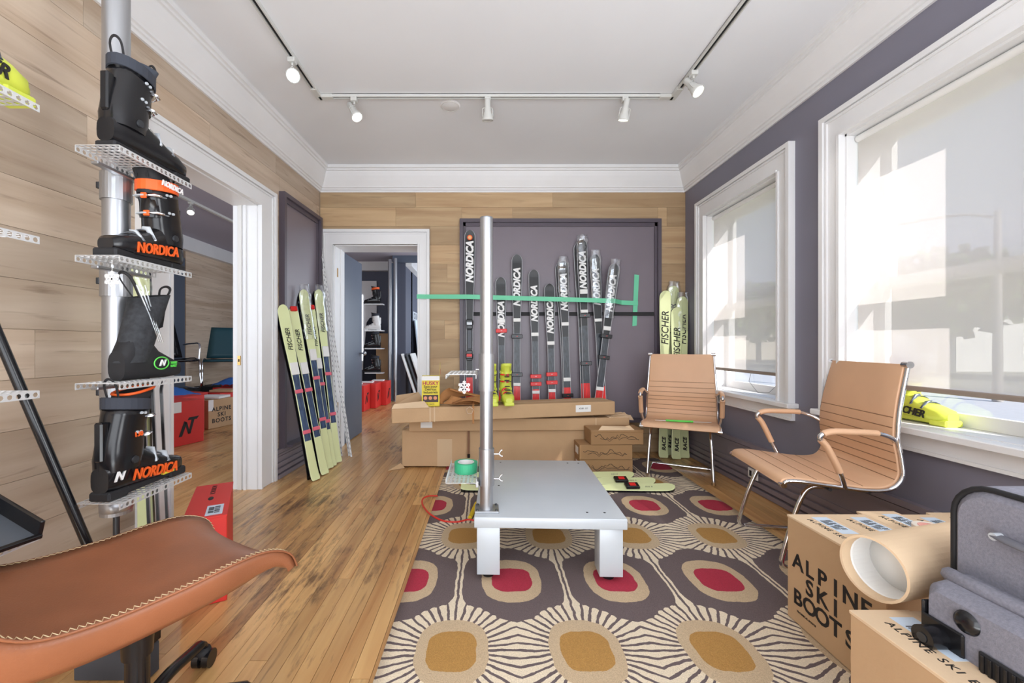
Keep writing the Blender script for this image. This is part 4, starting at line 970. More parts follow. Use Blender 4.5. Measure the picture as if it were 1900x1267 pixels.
for k in range(9):
    y = .01+k*.028; q.add([(1.74, y, .107), (1.93, y-.01, .112+rr.random()*.02), (1.95+rr.random()*.02, y+.012, .08+rr.random()*.03), (1.76, y+.022, .107)], [(0, 1, 2, 3)])
solid(q.build('crumpled_end', CARD2, t), .002)['kind'] = 'stuff'
t = carton('cardboard_box', 'long cardboard box on top of the pile carrying the yellow box and the boots', 1.93, .27, .118, T(-.75, 3.27, .452, .185, -.006), CARD, r=.006)
MB().b(.0, 1.93, .128, .142, .118, .1188).b(.30, .31, -.001, .27, .0, .119).b(.335, .345, -.001, .27, 0, .119).build('packing_tape', TAPE, t)
MB().b(1.56, 1.70, -.0012, 0, .035, .095).build('paper_label', PAPER, t)
text('XS40  /////', .02, (1.63, -.0016, .065), (1, 0, 0), (0, 0, 1), INK, t, 'label_print')
q = MB(); q.add([(-.0, .0, .118), (.30, .0, .118), (.26, .05, .165), (.02, .03, .15)], [(0, 1, 2, 3)]); q.add([(.02, .27, .118), (.28, .27, .118), (.22, .22, .22), (.03, .2, .20)], [(0, 1, 2, 3)]); solid(q.build('open_flap', CARD2, t), .003)
topz = lambda x: .452+.118+.006*(x+.75)
# small printed boxes
G6 = 'small boxes printed with a mountain line'
for k, (x, y, z, lab) in enumerate(((.776, 3.37, RZ+.001, 'small mountain-print box, lowest of the stack on the rug'), (.772, 3.365, RZ+.124, 'small mountain-print box in the middle of the stack'), (.865, 3.36, RZ+.247, 'small mountain-print box on top of the stack, lid ajar'))):
    t = carton('shoe_box', lab, .435, .205, .120, T(x, y, z, 0 if k < 2 else .03), CARDD, group=G6)
    if k == 0 or k == 1: pass
    rr = random.Random(40+k); pts = []; X = .03
    while X < .41: pts.append((X, .045+.034*rr.random()+.012*math.sin(X*30))); X += .012+.012*rr.random()
    q = MB(); q.tube([(px, -.0005, pz) for px, pz in pts], .0019, 4); q.tube([(px, -.0005, .012+.55*pz+.008*math.sin(px*70)) for px, pz in pts if px > .06], .0016, 4); q.build('mountain_line_print', INK, t)['kind'] = 'stuff'
    MB().rb(-.002, .437, -.002, .207, .098, .122, .003).build('lid', CARDD, t) if k == 2 else MB().b(-.001, 0, .05, .15, .03, .09).build('paper_label', PAPER, t)
    if k == 2:
        q = MB(); q.add([(.06, -.002, .120), (.36, -.002, .120), (.33, .03, .152), (.30, .05, .140), (.14, .05, .142), (.10, .03, .15)], [(0, 1, 2, 3, 4, 5)]); solid(q.build('lid_flap', CARD2, t), .002)
# yellow box of bags
t = thing('bag_box', 'open yellow box of garbage bags standing on the long cardboard box', 'box', M=T(-.525, 3.37, topz(-.5)+.002, .10))
q = MB().b(0, .145, 0, .004, 0, .25).b(0, .145, .086, .09, 0, .25).b(0, .004, .004, .086, 0, .25).b(.141, .145, .004, .086, 0, .25).b(0, .145, 0, .09, 0, .004); q.build('box_wall', YELLOW, t)
q = MB(); q.add([(.145, .005, .20), (.145, .09, .20), (.150, .08, .36), (.150, .02, .33)], [(0, 1, 2, 3)]); solid(q.build('flap', YELLOW, t), .002)
MB().b(.01, .135, -.0008, 0, .035, .095).build('picture_print', mat('dark_print', (62, 44, 40), .5), t)
q = MB()
for a in (.03, .07, .11): q.lathe([(0, .0), (.014, .001), (.015, .003)], 10, 0, Matrix.Translation((a, -.004, .07)) @ FACE)
q.build('hand_print', mat('skin_print', (224, 150, 110), .6), t)
MB().b(.0, .145, -.0008, 0, .215, .25).build('white_band', PAPER, t)
text('HUSKY', .042, (.072, -.0012, .190), (1, 0, 0), (0, 0, 1), mat('magenta_ink', (178, 30, 78), .5), t, 'lettering', bold=.02, depth=.0005)
text('Sacs pour\nDétritus\nIndustriels', .028, (.072, -.0012, .14), (1, 0, 0), (0, 0, 1), INK, t, 'lettering', bold=.02, depth=.0005, line=.85)
text('32 SACS', .018, (.07, -.0012, .018), (1, 0, 0), (0, 0, 1), INK, t, 'lettering', depth=.0005)
text('HUSKY', .030, (.152, .05, .28), (0, 1, .25), (0, -.25, 1), mat('magenta_ink', (0, 0, 0)), t, 'flap_lettering', bold=.02, depth=.001)
# leather piece with strap
t = thing('leather_tool_belt', 'curled brown suede leather piece with a buckled strap on the long box', 'leather belt', M=T(-.22, 3.44, topz(-.2)+.004, .1))
def lf(i, j):
    a = i*1.9*PI; rad = .05+.075*j+.02*math.sin(a*1.3); 
    return (-.06+.30*(j-.4)*.6+rad*1.5*math.cos(a)*(.65+.5*j), rad*.6*math.sin(a)+.02, .012+max(0.0, .055+.05*math.sin(a*.9+.6)-.055*j+.03*math.cos(a)*(1-j)))
solid(MB().grid(lf, 40, 10).build('leather_sheet', SUEDE, t), .004)
def lf2(i, j): return (-.06+.26*i, -.10+.14*j-.05*math.sin(i*PI), .012+.045*math.sin(i*PI*.9+.2)*(1-j*.4)+.05*i*j)
solid(MB().grid(lf2, 16, 8).build('leather_flap', SUEDE, t), .004)
q = MB().loft([[(x, y, z), (x+.014, y, z), (x+.014, y-.003, z+.001), (x, y-.003, z+.001)] for x, y, z in ((.10, .0, .05), (.10, -.09, .03), (.098, -.175, .012), (.096, -.181, -.03), (.097, -.181, -.125))], smooth=False); q.build('strap', SUEDE, t)
MB().tube([(.075+.03*math.cos(k*2*PI/5+.3), -.184, -.02+.03*math.sin(k*2*PI/5+.3)) for k in range(5)], .004, 6, closed=True).build('buckle', mat('pale_leather', (206, 176, 148), .6), t)
t = thing('leather_strap', 'dark brown strap hanging down the front of the big cardboard box', 'strap', (-.148, 3.575, .10)); MB().rb(-.009, .009, .0, .004, .02, .34, .001).build('strap', mat('dark_leather', (118, 80, 54), .6), t)
MB().rb(-.012, .012, -.003, .005, -.005, .03, .002).build('buckle', BLACK, t)
# neon boots on the box
bm = T(.145, 3.50, topz(.145)+.004, PI+.1)
def race_shell(label, M):
    b = ski_boot(label, M, shell=NEON, cuff=NEON, liner=NEON, accent=NEON, buckle=REDP, strap=False, simple=True, H=.36, L=.29, logo=None)
    q = MB()
    for z, y in ((.10, .225), (.12, .195), (.15, .172), (.20, .155), (.23, .158)): q.rb(-.022, .022, y-.008, y+.012, z-.004, z+.004, .003)
    q.build('vent_slots', BLACK, b)['kind'] = 'stuff'
    return b
race_shell('neon yellow plastic boot shell standing right of the middle pole on the long box', T(.165, 3.62, topz(.165)+.006, PI+.1))
race_shell('neon yellow boot shell mostly hidden behind the middle pole', T(.035, 3.60, topz(.03)+.006, PI+.1))

# ------------------------------------------------------------ tan office chairs
def office_chair(label, M):
    t = thing('office_chair', label, 'chair', M=M)
    prof = spline([(0, -.275, .418), (0, -.262, .442), (0, -.20, .447), (0, -.05, .432), (0, .08, .422), (0, .165, .435), (0, .205, .485), (0, .205, .56), (0, .195, .66), (0, .21, .80), (0, .25, .99)], 6)
    P = [Vector((p[1], p[2])) for p in prof]; N = []
    for i in range(len(P)):
        d = (P[min(i+1, len(P)-1)]-P[max(i-1, 0)]).normalized(); N.append(Vector((-d.y, d.x)))
    def ww(p): return .275-.030*max(0, min(1, (p.y-.50)/.5))
    def sheet(i0, i1, nm):
        rings = []
        for i in range(i0, i1+1):
            p, n = P[i], N[i]; w_ = ww(p); a = p+n*.011; b = p-n*.011
            rings.append([(-w_, a.x, a.y), (-w_*.5, a.x, a.y), (w_*.5, a.x, a.y), (w_, a.x, a.y), (w_, b.x, b.y), (w_*.5, b.x, b.y), (-w_*.5, b.x, b.y), (-w_, b.x, b.y)])
        return bevel(MB().loft(rings).build(nm, TAN, t), .004, 2, .9)
    k = 31
    sheet(0, k, 'seat'); sheet(k, len(P)-1, 'backrest')
    acc = 0
    seams = [i for i in (11, 15, 19, 23)]+[34, 38, 41, 44, 46, 48, 50, 52]
    for i in seams:
        p, n = P[min(i, len(P)-1)]+N[min(i, len(N)-1)]*.0108, N[min(i, len(N)-1)]; w_ = ww(P[min(i, len(P)-1)])-.004
        MB().tube([(-w_, p.x, p.y), (w_, p.x, p.y)], .0022, 5).build('seam', TAND, t)
    for s in (-1, 1):
        MB().tube([(s*(ww(P[i])+.008), P[i].x-N[i].x*.004, P[i].y-N[i].y*.004) for i in range(3, len(P))], .0095, 8).build('side_rail', CHROME, t)
        MB().cyl((s*.262, P[1].x, P[1].y), (s*.290, P[1].x, P[1].y), .013, n=14).build('rail_cap', CHROME, t)
        MB().cyl((s*(ww(P[-1])-.01), P[-1].x, P[-1].y), (s*(ww(P[-1])+.024), P[-1].x, P[-1].y), .016, n=14).build('rail_cap', CHROME, t)
        x = s*.300; arm = spline([(s*.286, -.02, .425), (x, -.05, .50), (x, -.10, .61), (x, -.13, .655), (x, -.09, .682), (x, .0, .685), (x, .10, .682), (s*.285, .165, .66), (s*.255, .205, .63)], 6)
        n = len(arm); MB().tube(arm, .0105, 10).build('arm_frame', CHROME, t)
        MB().tube(arm[6:17], .018, 10, flat=.8).build('arm_pad', TAN, t); MB().tube(arm[21:37], .018, 10, flat=.8).build('arm_pad', TAN, t)
    # sled base
    path = []
    for s in (-1, 1):
        leg = [(s*.215, .10, .405), (s*.215, -.06, .405), (s*.217, -.14, .385), (s*.225, -.20, .25), (s*.232, -.25, .07), (s*.235, -.255, .032), (s*.237, -.235, .014), (s*.238, -.18, .013), (s*.238, .20, .013)]
        MB().tube(spline(leg, 5), .0115, 10).build('leg', CHROME, t)
        MB().rb(s*.238-.014, s*.238+.014, -.20, -.16, .0, .006, .002).build('glide', BLACKM, t)
    MB().cyl((-.246, .20, .013), (.246, .20, .013), .0115, n=10).build('cross_tube', CHROME, t)
    for y in (.09, -.07): MB().cyl((-.27, y, .409), (.27, y, .409), .009, n=8).build('seat_crossbar', DARKM, t)
    return t
c1 = office_chair('tan ribbed office chair with the green-handled tool on its seat', Matrix.Translation((1.625, 3.42, .006)) @ Matrix.Rotation(-.467, 4, 'Z'))
c2 = office_chair('tan ribbed office chair in front of the near window, seen from the side', Matrix.Translation((1.715, 2.155, 0)) @ Matrix.Rotation(-1.742, 4, 'Z'))
t = thing('hand_tool', 'green-handled tool with a pale blade lying on the tan chair seat', 'tool', M=Matrix.Translation((1.545, 3.29, .462)) @ Matrix.Rotation(-.30, 4, 'Z'))
MB().loft([[(x, w_*math.cos(a), .008+.008*math.sin(a)) for a in [2*PI*k/10 for k in range(10)]] for x, w_ in ((-.09, .010), (-.06, .014), (0, .017), (.06, .018), (.10, .014), (.11, .006))]).build('handle', GREENP, t)
MB().b(.10, .24, -.006, .006, .006, .009).build('blade', STEEL, t); MB().prism([(-.09, -.008), (-.09, .010), (-.17, 0)], .005, .008).build('pale_tip', PAPER, t)

# ------------------------------------------------------------ brown leather swivel chair in the foreground
t = thing('swivel_chair', 'brown leather swivel chair with cream zigzag stitching in the left foreground', 'chair', M=T3(-.935, 1.10, 0, -PI/6))
prof = spline([(0, -.43, .80), (0, -.40, .70), (0, -.345, .585), (0, -.265, .508), (0, -.15, .478), (0, .0, .470), (0, .12, .474), (0, .205, .468), (0, .262, .440), (0, .282, .400)], 5)
P = [Vector((p[1], p[2])) for p in prof]; rings = []; rimL = []; rimR = []
for i, p in enumerate(P):
    d = (P[min(i+1, len(P)-1)]-P[max(i-1, 0)]).normalized(); n = Vector((-d.y, d.x)); W_ = .248-.012*(i/len(P)); r = []
    fade = 1 if i < len(P)-16 else .18+.82*math.sin((len(P)-1-i)/16*PI/2)
    for k in range(15):
        u = -1+2*k/14; h = .028*abs(u)**3; q = p+n*h; r.append((u*W_, q.x, q.y))
    th = .088*fade*(1 if i > 8 else .55+.05*i)
    for u, dd in ((.99, -.012), (.95, -th*.7), (.84, -th), (.4, -th-.004), (-.4, -th-.004), (-.84, -th), (-.95, -th*.7), (-.99, -.012)):
        q = p+n*(dd+.012 if abs(u) > .98 else dd+.02); r.append((u*W_, q.x, q.y))
    rings.append(r); rimL.append(Vector(r[0])); rimR.append(Vector(r[14]))
MB().loft(rings).build('seat_shell', BROWN, t)
def zigzag(rim, s):
    pts = []; Ls = [0]
    for a, b in zip(rim, rim[1:]): Ls.append(Ls[-1]+(b-a).length)
    n = int(Ls[-1]/.0065)
    for k in range(n+1):
        d = Ls[-1]*k/n; i = max(j for j in range(len(Ls)) if Ls[j] <= d+1e-9); i = min(i, len(rim)-2); f_ = (d-Ls[i])/(Ls[i+1]-Ls[i]); c = rim[i].lerp(rim[i+1], f_)
        pts.append(c+Vector((s*(.0025 if k % 2 else -.011), 0, .0 if k % 2 else .0015)))
    return pts
for rim, s in ((rimL[8:], -1), (rimR[8:], 1)):
    MB().tube(zigzag(rim, s), .0011, 4).build('stitching', CREAM, t)
    MB().tube([p+Vector((s*.003, 0, -.002)) for p in rim], .003, 6).build('piping', BROWN, t)
MB().tube([Vector(r_)+Vector((0, 0, .0)) for r_ in rings[14][:15]], .0014, 4).build('cross_seam', mat('dark_seam', (96, 54, 34), .6), t)
MB().rb(-.13, .13, -.13, .13, .385, .402, .006).build('seat_plate', BLACK, t)
MB().cyl((0, 0, .25), (0, 0, .395), .034, .040, n=20).cyl((0, 0, .09), (0, 0, .26), .027, n=20).build('gas_column', BLACK, t)
MB().tube(spline([(-.03, .03, .385), (-.10, .06, .37), (-.15, .07, .365), (-.17, .08, .36)], 5), .006, 8).build('height_lever', BLACK, t)
MB().lathe([(0, .06), (.045, .062), (.048, .11), (.03, .125), (0, .125)], 20).build('hub', BLACK, t)
for k in range(5):
    a = PI/6+math.radians(92)+k*2*PI/5; c, s = math.cos(a), math.sin(a)
    l = MB().tube(spline([(c*.03, s*.03, .10), (c*.12, s*.12, .105), (c*.22, s*.22, .092), (c*.262, s*.262, .085), (c*.275, s*.275, .066)], 4), [.019]*12+[.014]*5, 8, flat=.75).build('leg', BLACK, t)
    ax = Vector((-s, c, 0)); ce = Vector((c*.275, s*.275, .030))
    for q in (-1, 1): MB().cyl(ce+ax*q*.006, ce+ax*q*.026, .028, n=18).build('caster_wheel', BLACK, l)
    MB().lathe([(.0, .070), (.018, .066), (.024, .050), (.020, .036), (0, .036)], 12, 0, Matrix.Translation((c*.275, s*.275, 0))).build('caster_hood', BLACKM, l)

# ------------------------------------------------------------ boot boxes
def emblem(parent, org, right, up, m, s=1.0):
    M_ = rightup(org, right, up); q = MB()
    for poly in ([(-.5, -.5), (-.32, -.5), (-.05, .22), (-.2, .3)], [(-.2, .3), (-.05, .22), (.12, -.42), (.0, -.42)], [(.0, -.42), (.14, -.42), (.36, .32), (.2, .32)], [(-.02, .32), (.5, .32), (.62, .48), (.06, .46)]):
        q.prism([(x*s, y*s) for x, y in poly], 0, .0008, 0, M_)
    q.build('emblem', m, parent)['kind'] = 'stuff'
def boot_box(label, M, m=CARD, ink=INK, w=.148, d=.40, h=.395, group='boot boxes', front=None, side=None, top=True, sticker=True, hole=True, logo=None):
    t = thing('boot_box', label, 'box', M=M, group=group); MB().rb(0, w, 0, d, 0, h, .0025).build('carton', m, t)
    if top: MB().rb(-.0015, w+.0015, -.0015, d+.0015, h-.006, h+.002, .001).build('lid', m if m is RED else CARD2, t)
    if side: # face towards -X
        if side == 'ALPINE':
            for row, (s_, off) in enumerate((('ALPINE', 0), ('SKI', 1), ('BOOTS', 0))):
                for i, ch in enumerate(s_): text(ch, .080, (-.0012, d-.055-(i+off)*.056, h-.16-row*.068), (0, -1, 0), (0, 0, 1), ink, t, 'letter', bold=.022, depth=.0005)
            text('TECHNICAL BOOTS', .010, (-.0012, d-.05, h-.345), (0, -1, 0), (0, 0, 1), ink, t, 'small_print', align='LEFT')
        elif side == 'LOGO': emblem(t, (-.0012, d*.5, h*.5), (0, -1, 0), (0, 0, 1), ink, .16)
    if front == 'LOGO': emblem(t, (w*.5, -.0012, h*.42), (1, 0, 0), (0, 0, 1), ink, min(.17, w*.6))
    if front == 'ALPINE':
        text('ALPINE\n SKI\nBOOTS', .055, (w*.48, -.0012, h*.48), (1, 0, 0), (0, 0, 1), ink, t, 'lettering', bold=.01, space=1.2)
    if top:
        text('ALPINE SKI BOOTS' if m is not RED else 'NORDICA', .026 if m is not RED else .03, (w*.33 if m is not RED else w*.5, d*.55 if m is not RED else d*.80, h+.0024), (0, -1, 0), (1, 0, 0), ink, t, 'top_lettering', bold=.0, space=1.25 if m is not RED else 1, shear=0 if m is not RED else .25)
        if sticker:
            rd = m is RED; MB().b(w*.48, w*.88, d*(.04 if rd else .58), d*(.30 if rd else .93), h+.002, h+.0026).build('sticker', PAPERB, t)
            text('||| || |||| ||\n||||||| |||||', .022, (w*.68, d*(.17 if rd else .76), h+.003), (0, -1, 0), (1, 0, 0), INK, t, 'sticker_print')
        if hole: MB().lathe([(0, .0006), (.0150, .0005), (.0160, 0)], 14, 0, Matrix.Translation((w*.5, d*(.52 if m is RED else .10), h+.002)) @ Matrix.Diagonal((.7, 1.7, 1, 1))).build('hand_hole', BLACKM, t)
    return t
GB = 'brown boot boxes by the right wall'
labs = ['brown boot box at the left end of its row, printed side facing the rug', 'brown boot box second from the left in the row by the right wall', 'brown boot box third from the left, set slightly further back', 'brown boot box fourth from the left, under the tape roll', 'brown boot box nearest the right wall']
for k, lab in enumerate(labs):
    boot_box(lab, T3(1.190+.1505*k, 1.215+(0 if k < 2 else .03 if k < 4 else .05), RZ+.002 if k < 3 else .002), group=GB, side='ALPINE' if k == 0 else None)
boot_box('brown boot box under the suitcase, nearest the camera', T3(.918, .632, RZ+.002), group=GB)
boot_box('brown boot box under the suitcase, right of the nearest one', T3(1.0695, .628, RZ+.002), group=GB, sticker=False)
boot_box('brown boot box under the suitcase, furthest to the right', T3(1.221, .63, RZ+.002), group=GB, sticker=False)
o = MB(); ax0 = Vector((1.015, 1.075, .482+.012)); axd = Vector((.965, .235, 0)).normalized()
t = thing('cardboard_tube', 'wide open cardboard tube lying across the brown boot boxes', 'tube', M=Matrix.Translation(ax0) @ Vector((0, 0, 1)).rotation_difference(axd).to_matrix().to_4x4())
MB().lathe([(.074, 0), (.080, 0), (.080, .56), (.074, .56), (.074, 0)], 40).build('tube', CARD2, t)
MB().lathe([(.072, .035), (.0735, .030), (.0735, .5), (.072, .5), (.072, .035)], 40).build('paper_roll', PAPER, t)
MB().lathe([(0, .10), (.0718, .10), (.0718, .104), (0, .104)], 30).build('white_disc', PAPER, t)
t = thing('tape_roll', 'roll of clear packing tape lying on the brown boot boxes behind the tube', 'tape', (1.555, 1.43, .400))
MB().lathe([(.034, 0), (.048, 0), (.048, .046), (.034, .046), (.034, 0)], 30).build('tape', mat('cream_tape', (232, 222, 210), .3), t); MB().lathe([(.031, .001), (.034, .001), (.034, .0465), (.031, .0465), (.031, .001)], 30).build('core', mat('pink_core', (214, 160, 150), .8), t)

# ------------------------------------------------------------ suitcase
SX, SYE, SZ = 1.125, .985, .404
t = thing('suitcase', 'grey fabric wheeled suitcase lying on the brown boot boxes', 'suitcase', M=T3(SX, .30, SZ, .0))
LEN = SYE-.30
def rrect(y0, y1, z0, z1, r, n=6, x=0.0):
    pts = []
    for cy, cz, a0 in ((y1-r, z1-r, 0), (y0+r, z1-r, PI/2), (y0+r, z0+r, PI), (y1-r, z0+r, 1.5*PI)):
        for k in range(n+1): a = a0+k*PI/2/n; pts.append((x, cy+r*math.cos(a), cz+r*math.sin(a)))
    return pts
q = MB(); q.loft([rrect(.02, LEN-.02, .05, .335, .06, x=-.012), rrect(.008, LEN-.006, .04, .352, .075, x=.0), rrect(0, LEN, .03, .36, .08, x=.02), rrect(0, LEN, .03, .36, .08, x=.28), rrect(.02, LEN-.02, .05, .34, .07, x=.31)][::-1]); q.build('body', ASHF, t)
MB().tube(rrect(.006, LEN-.004, .038, .354, .076, x=-.002), .0065, 8, closed=True).build('piping', BLACKM, t)
q = MB(); q.loft([rrect(.0, LEN-.042, .006, .118, .025, x=-.105), rrect(-.01, LEN-.028, .0, .135, .03, x=-.088), rrect(-.01, LEN-.018, .0, .150, .03, x=.0), rrect(-.01, LEN-.01, .0, .150, .03, x=.25)][::-1]); q.build('lower_pocket', ASHF, t)
MB().tube([(-.052, y, .142-.004*math.sin(y*9)) for y in [k*LEN/13 for k in range(13)]]+[(-.03, LEN-.02, .135)], .017, 8).build('fold', ASHF, t)
MB().lathe([(0, .012), (.012, .011), (.021, .006), (.024, 0)], 22, 0, Matrix.Translation((-.106, LEN-.118, .088)) @ Matrix.Rotation(-PI/2, 4, 'Y')).build('stud', BLACK, t)
MB().rb(-.112, -.104, LEN-.115, LEN-.030, -.0, .058, .003).rb(-.11, -.04, LEN-.036, LEN-.028, .0, .085, .003).build('corner_bracket', BLACK, t)
MB().cyl((-.150, LEN-.070, .024), (-.112, LEN-.070, .024), .024, n=24).build('wheel', BLACK, t)
MB().cyl((-.152, LEN-.070, .024), (-.149, LEN-.070, .024), .010, n=16).build('axle_cap', DARKM, t)
MB().rb(-.112, -.104, LEN-.31, LEN-.14, .004, .048, .004).build('kick_plate', BLACKM, t)
for k in range(13): MB().rb(-.1155, -.111, LEN-.304+k*.0125, LEN-.298+k*.0125, .008, .044, .001).build('rib', BLACK, t)
MB().tube(spline([(-.016, LEN-.10, .262), (-.028, LEN-.14, .262), (-.034, LEN-.22, .262), (-.028, LEN-.32, .262), (-.016, LEN-.36, .262)], 5), .016, 8, flat=.35).build('carry_handle', mat('grey_webbing', (110, 110, 118), .8), t)
for y in (LEN-.10, LEN-.36): MB().cyl((-.03, y, .262), (-.012, y, .262), .008, n=12).build('rivet', STEEL, t)
# red boot box beside the chair
boot_box('red boot box standing on the floor behind the brown swivel chair', Matrix.Translation((-1.228, 1.655, .002)) @ Matrix.Rotation(math.radians(29), 4, 'Z'), m=RED, w=.155, d=.47, h=.362, group=None)

# ------------------------------------------------------------ side room: boot boxes and chairs
GR = 'boot boxes on the side room floor'
rr = random.Random(9)
specs = [(-3.285, 4.275, .36, .47, RED, 1, 'large red boot box with a black emblem, nearest in the side room'), (-3.62, 4.72, .40, .46, RED, 0, 'red boot box right behind the nearest one in the side room'),
    (-3.54, 5.23, .36, .37, CARD, 2, 'brown carton with black lettering at the edge of the side room opening'), (-3.72, 5.74, .38, .40, RED, 0, 'red boot box behind the lettered carton in the side room'),
    (-3.86, 6.20, .38, .42, RED, 0, 'red boot box two behind the lettered carton'), (-4.02, 6.66, .38, .44, RED, 0, 'red boot box in front of the teal chair'),
    (-3.86, 4.90, .34, .40, CARD, 0, 'plain brown carton left of the red boxes in the side room'), (-4.00, 5.40, .36, .42, RED, 0, 'red boot box left in the second row of the side room')]
for x, y, d_, h_, m_, kind, lab in specs:
    rot = Matrix.Rotation(-.30, 4, 'Z'); org = Matrix.Translation((x, y, .002)) @ rot @ Matrix.Translation((-.36, 0, 0))
    t = boot_box(lab, org, m=m_, w=.36, d=d_, h=h_, group=GR, top=False)
    if kind == 1: emblem(t, (.3612, d_*.5, h_*.42), (0, 1, 0), (0, 0, 1), INK, .2)
    if kind == 2: text('ALPINE\nSKI\nBOOTS', .075, (.3612, d_*.52, h_*.45), (0, 1, 0), (0, 0, 1), INK, t, 'lettering', bold=.02, space=1.2); MB().b(.36, .361, .0, .07, h_*.62, h_).build('paper_label', PAPER, t)
    if kind == 1: MB().b(.36, .361, .0, .11, h_*.76, h_).build('paper_label', PAPER, t)
for k, (x, y, z, w_, m_, lab) in enumerate(((-4.18, 5.0, .405, .3, mat('blue_bag', (52, 110, 190), .5), 'blue plastic bag lying among the boxes of the side room'), (-4.25, 6.35, .425, .3, mat('blue_bag', (0, 0, 0)), 'blue plastic bag lying on a red box in the side room'))):
    t = thing('plastic_bag', lab, 'bag', (x, y, z)); q = MB(); n = random.Random(k)
    q.grid(lambda i, j: (i*.5, j*.3, .02+.10*math.sin(i*PI)*math.sin(j*PI)+.03*abs(math.sin(i*17+j*9))), 14, 10); solid(q.build('bag', m_, t), .004)
for x, y, z, m_, lab in ((-3.80, 5.35, .376, PAPER, 'white paper sheet on a carton in the side room'), (-4.3, 6.78, .446, PAPERB, 'pale flat box lid on a red box in the side room'), (-3.95, 5.85, .406, CARD, 'flat brown carton lying on the red boxes')):
    t = thing('flat_box', lab, 'box', (x, y, z)); MB().rb(0, .32, 0, .24, 0, .03, .004).build('lid', m_, t)
def simple_chair(label, M, m, arms):
    t = thing('side_chair', label, 'chair', M=M)
    solid(MB().grid(lambda i, j: (-.24+.48*j, -.25+.48*i, .43-.02*math.sin(i*PI)), 8, 4).build('seat', m, t), .03)
    solid(MB().grid(lambda i, j: ((-.24+.48*j)*(1-.25*i), .22+.12*i, .46+.55*i), 8, 4).build('backrest', m, t), .03)
    for s in (-1, 1):
        MB().tube(spline([(s*.24, .22, .44), (s*.25, -.2, .44), (s*.25, -.25, .2), (s*.25, -.24, .015), (s*.25, .22, .012)], 4), .011, 8).build('leg', CHROME, t)
        if arms: MB().tube(spline([(s*.27, .24, .66), (s*.29, .0, .68), (s*.29, -.16, .66), (s*.27, -.18, .44)], 5), .013, 8).build('armrest', CHROME, t)
    return t
simple_chair('black office chair with chrome arms in the side room', Matrix.Translation((-4.63, 6.05, .425)) @ Matrix.Rotation(1.1, 4, 'Z'), BLACK, True)
t = thing('stack_crate', 'dark crate under the black chair in the side room', 'crate', (-4.92, 5.76, .0)); 
MB().rb(0, .52, 0, .56, 0, .42, .01).build('crate_wall', BLACKM, t)
t = thing('stack_crate', 'dark crate under the teal chair in the side room', 'crate', (-4.92, 6.9, .0)); MB().rb(0, .52, 0, .56, 0, .38, .01).build('crate_wall', BLACKM, t)
simple_chair('teal chair seen over the boxes of the side room', Matrix.Translation((-4.63, 7.18, .385)) @ Matrix.Rotation(.5, 4, 'Z'), TEAL, False)

t = thing('lighting_track', 'white lighting track on the ceiling of the side room', 'track light', (0, 0, ZC)); MB().b(-3.62, -3.58, 2.5, 7.4, -.03, 0).build('track_rail', TRK, t)
for y, lab in ((6.6, 'lit spotlight near the top of the side room opening'), (5.0, 'lit spotlight further back on the side room track')):
    spotlight(-3.6, y, (.35, -.5, -.8), GLOW, lab, 6)

# ------------------------------------------------------------ rear room through the doorway
G7 = 'red boot boxes in the rear room'
for k in range(4):
    y = 6.25+k*.36; boot_box('red boot box number row along the rear room aisle, %s' % ('nearest', 'second from the doorway', 'third from the doorway', 'fourth from the doorway', 'fifth from the doorway', 'furthest')[k], T3(-2.42+.095*k, y, .002), m=RED, w=.36, d=.345, h=.42, group=G7, front='LOGO' if k == 0 else None, top=False)
    o = [c for c in COL.objects if c.get('label', '').startswith('red boot box number')][-1]; o['label'] = o['label'].replace('number row along the rear room aisle', 'in the rear room aisle')
    emblem(o, (.3612, .17, .2), (0, 1, 0), (0, 0, 1), INK, .18)
    if k < 4:
        t = thing('box_label', 'white card lying on the %s red box of the rear room' % ('nearest', 'second', 'third', 'fourth')[k], 'card', (-2.35+.095*k, y+.1, .424)); MB().rb(0, .2, 0, .14, 0, .02, .003).build('card', PAPER, t)
for x, y, lab in ((-1.87, 8.0, 'thin chrome pole in the rear room carrying ski boots'), (-1.74, 7.9, 'second thin chrome pole in the rear room')):
    t = thing('display_pole', lab, 'pole', (x, y, 0)); MB().cyl((0, 0, 0), (0, 0, 2.75), .035, n=14).build('tube', ALU, t)
    MB().cyl((0, 0, 0), (0, 0, .01), .07, n=14).build('base_plate', ALU, t)
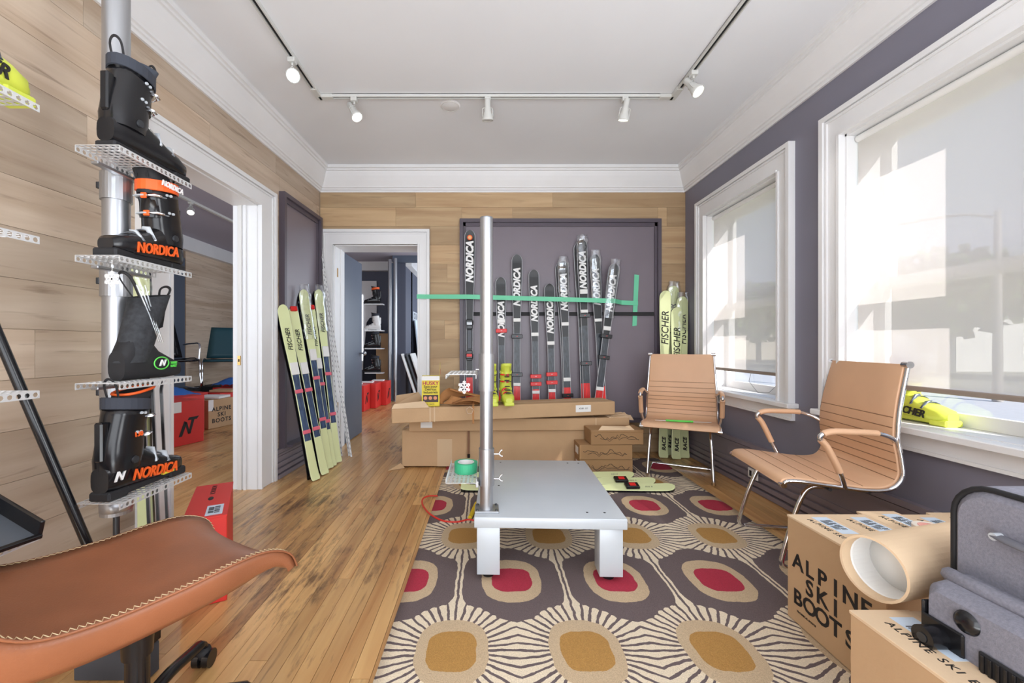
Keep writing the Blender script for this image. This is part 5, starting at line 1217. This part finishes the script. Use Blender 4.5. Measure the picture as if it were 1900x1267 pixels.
for z, sh, lab in ((1.86, BLACK, 'black and red ski boot on the upper tray of the rear room pole'), (1.02, BLACK, 'black ski boot on the middle tray of the rear room pole'), (.56, BLACK, 'black ski boot low on the rear room pole'), (1.36, WHITEP, 'white ski boot on the rear room pole')):
    q = thing('shelf_tray', 'rear room tray at %s height, under the %s' % ({1.86: 'head', 1.02: 'middle', .56: 'knee', 1.36: 'chest'}[z], lab.split(' on ')[0].split(' low')[0]), 'shelf', (-2.28, 7.72, z)); MB().b(0, .34, 0, .14, -.02, 0).build('deck', PERF, q)
    ski_boot(lab, Matrix.Translation((-2.0, 7.79, z+.002)) @ Matrix.Rotation(PI/2, 4, 'Z'), shell=sh, simple=True, accent=sh, buckle=STEEL if sh is BLACK else DARKM, powertxt=z > 1.8)
t = thing('garment_bag', 'dark navy garment bag hanging in the rear room beside the window', 'bag', (-2.38, 8.6, .3)); q = MB(); q.loft([sup(0, 0, z, w_, .05, 14, 2.5) for z, w_ in ((0, .20), (.5, .19), (1.0, .14), (1.25, .12), (1.35, .05))]); q.build('bag', mat('navy_cloth', (28, 32, 48), .8), t)
t = thing('tall_carton', 'tall brown carton leaning in the rear room behind the boots', 'box', (-2.26, 8.45, 0)); MB().rb(0, .28, 0, .08, 0, 1.32, .005).build('carton', CARD, t)
t = thing('leaning_board', 'pale blue-white board leaning on the wall of the rear room at the right', 'board', M=Matrix.Translation((-1.40, 8.95, 0.01)) @ Matrix.Rotation(-.10, 4, 'Y') @ Matrix.Rotation(0, 4, 'Z')); MB().rb(0, .03, 0, .9, .01, 1.62, .003).build('board', PAPERB, t)
for k in range(3):
    t = thing('picture_frame', ('front', 'middle', 'rear')[k]+' white picture frame leaning beside the rear room partition', 'frame', M=Matrix.Translation((-1.36+.07*k, 8.0+.1*k, 0)) @ Matrix.Rotation(-.32, 4, 'Y')); MB().rb(0, .03, 0, .5, .01, .95, .004).build('frame', WHITEP if k != 1 else DARKM, t)
boot_box('red boot box at the right edge of the doorway view', T3(-1.40, 9.95, .002), m=RED, w=.3, d=.36, h=.85, group=G7, top=False)
t = thing('wall_sign', 'dark row of cut-out letters on the rear room partition wall', 'sign', (-1.597, 9.0, 1.62)); MB().b(0, .006, 0, 1.2, 0, .20).build('sign_board', mat('pale_sign', (190, 196, 206), .5), t)
for k, ch in enumerate('CROSS'): text(ch, .18, (.008, .15+k*.22, .10), (0, 1, 0), (0, 0, 1), INK, t, 'letter', bold=.02)
for x, y, lab in ((-1.35, 8.6, 'white round spotlight high in the rear room, upper one'), (-1.42, 8.9, 'white round spotlight high in the rear room, lower one')):
    spotlight(x, y, (-.4, -.6, -.7), None, lab)
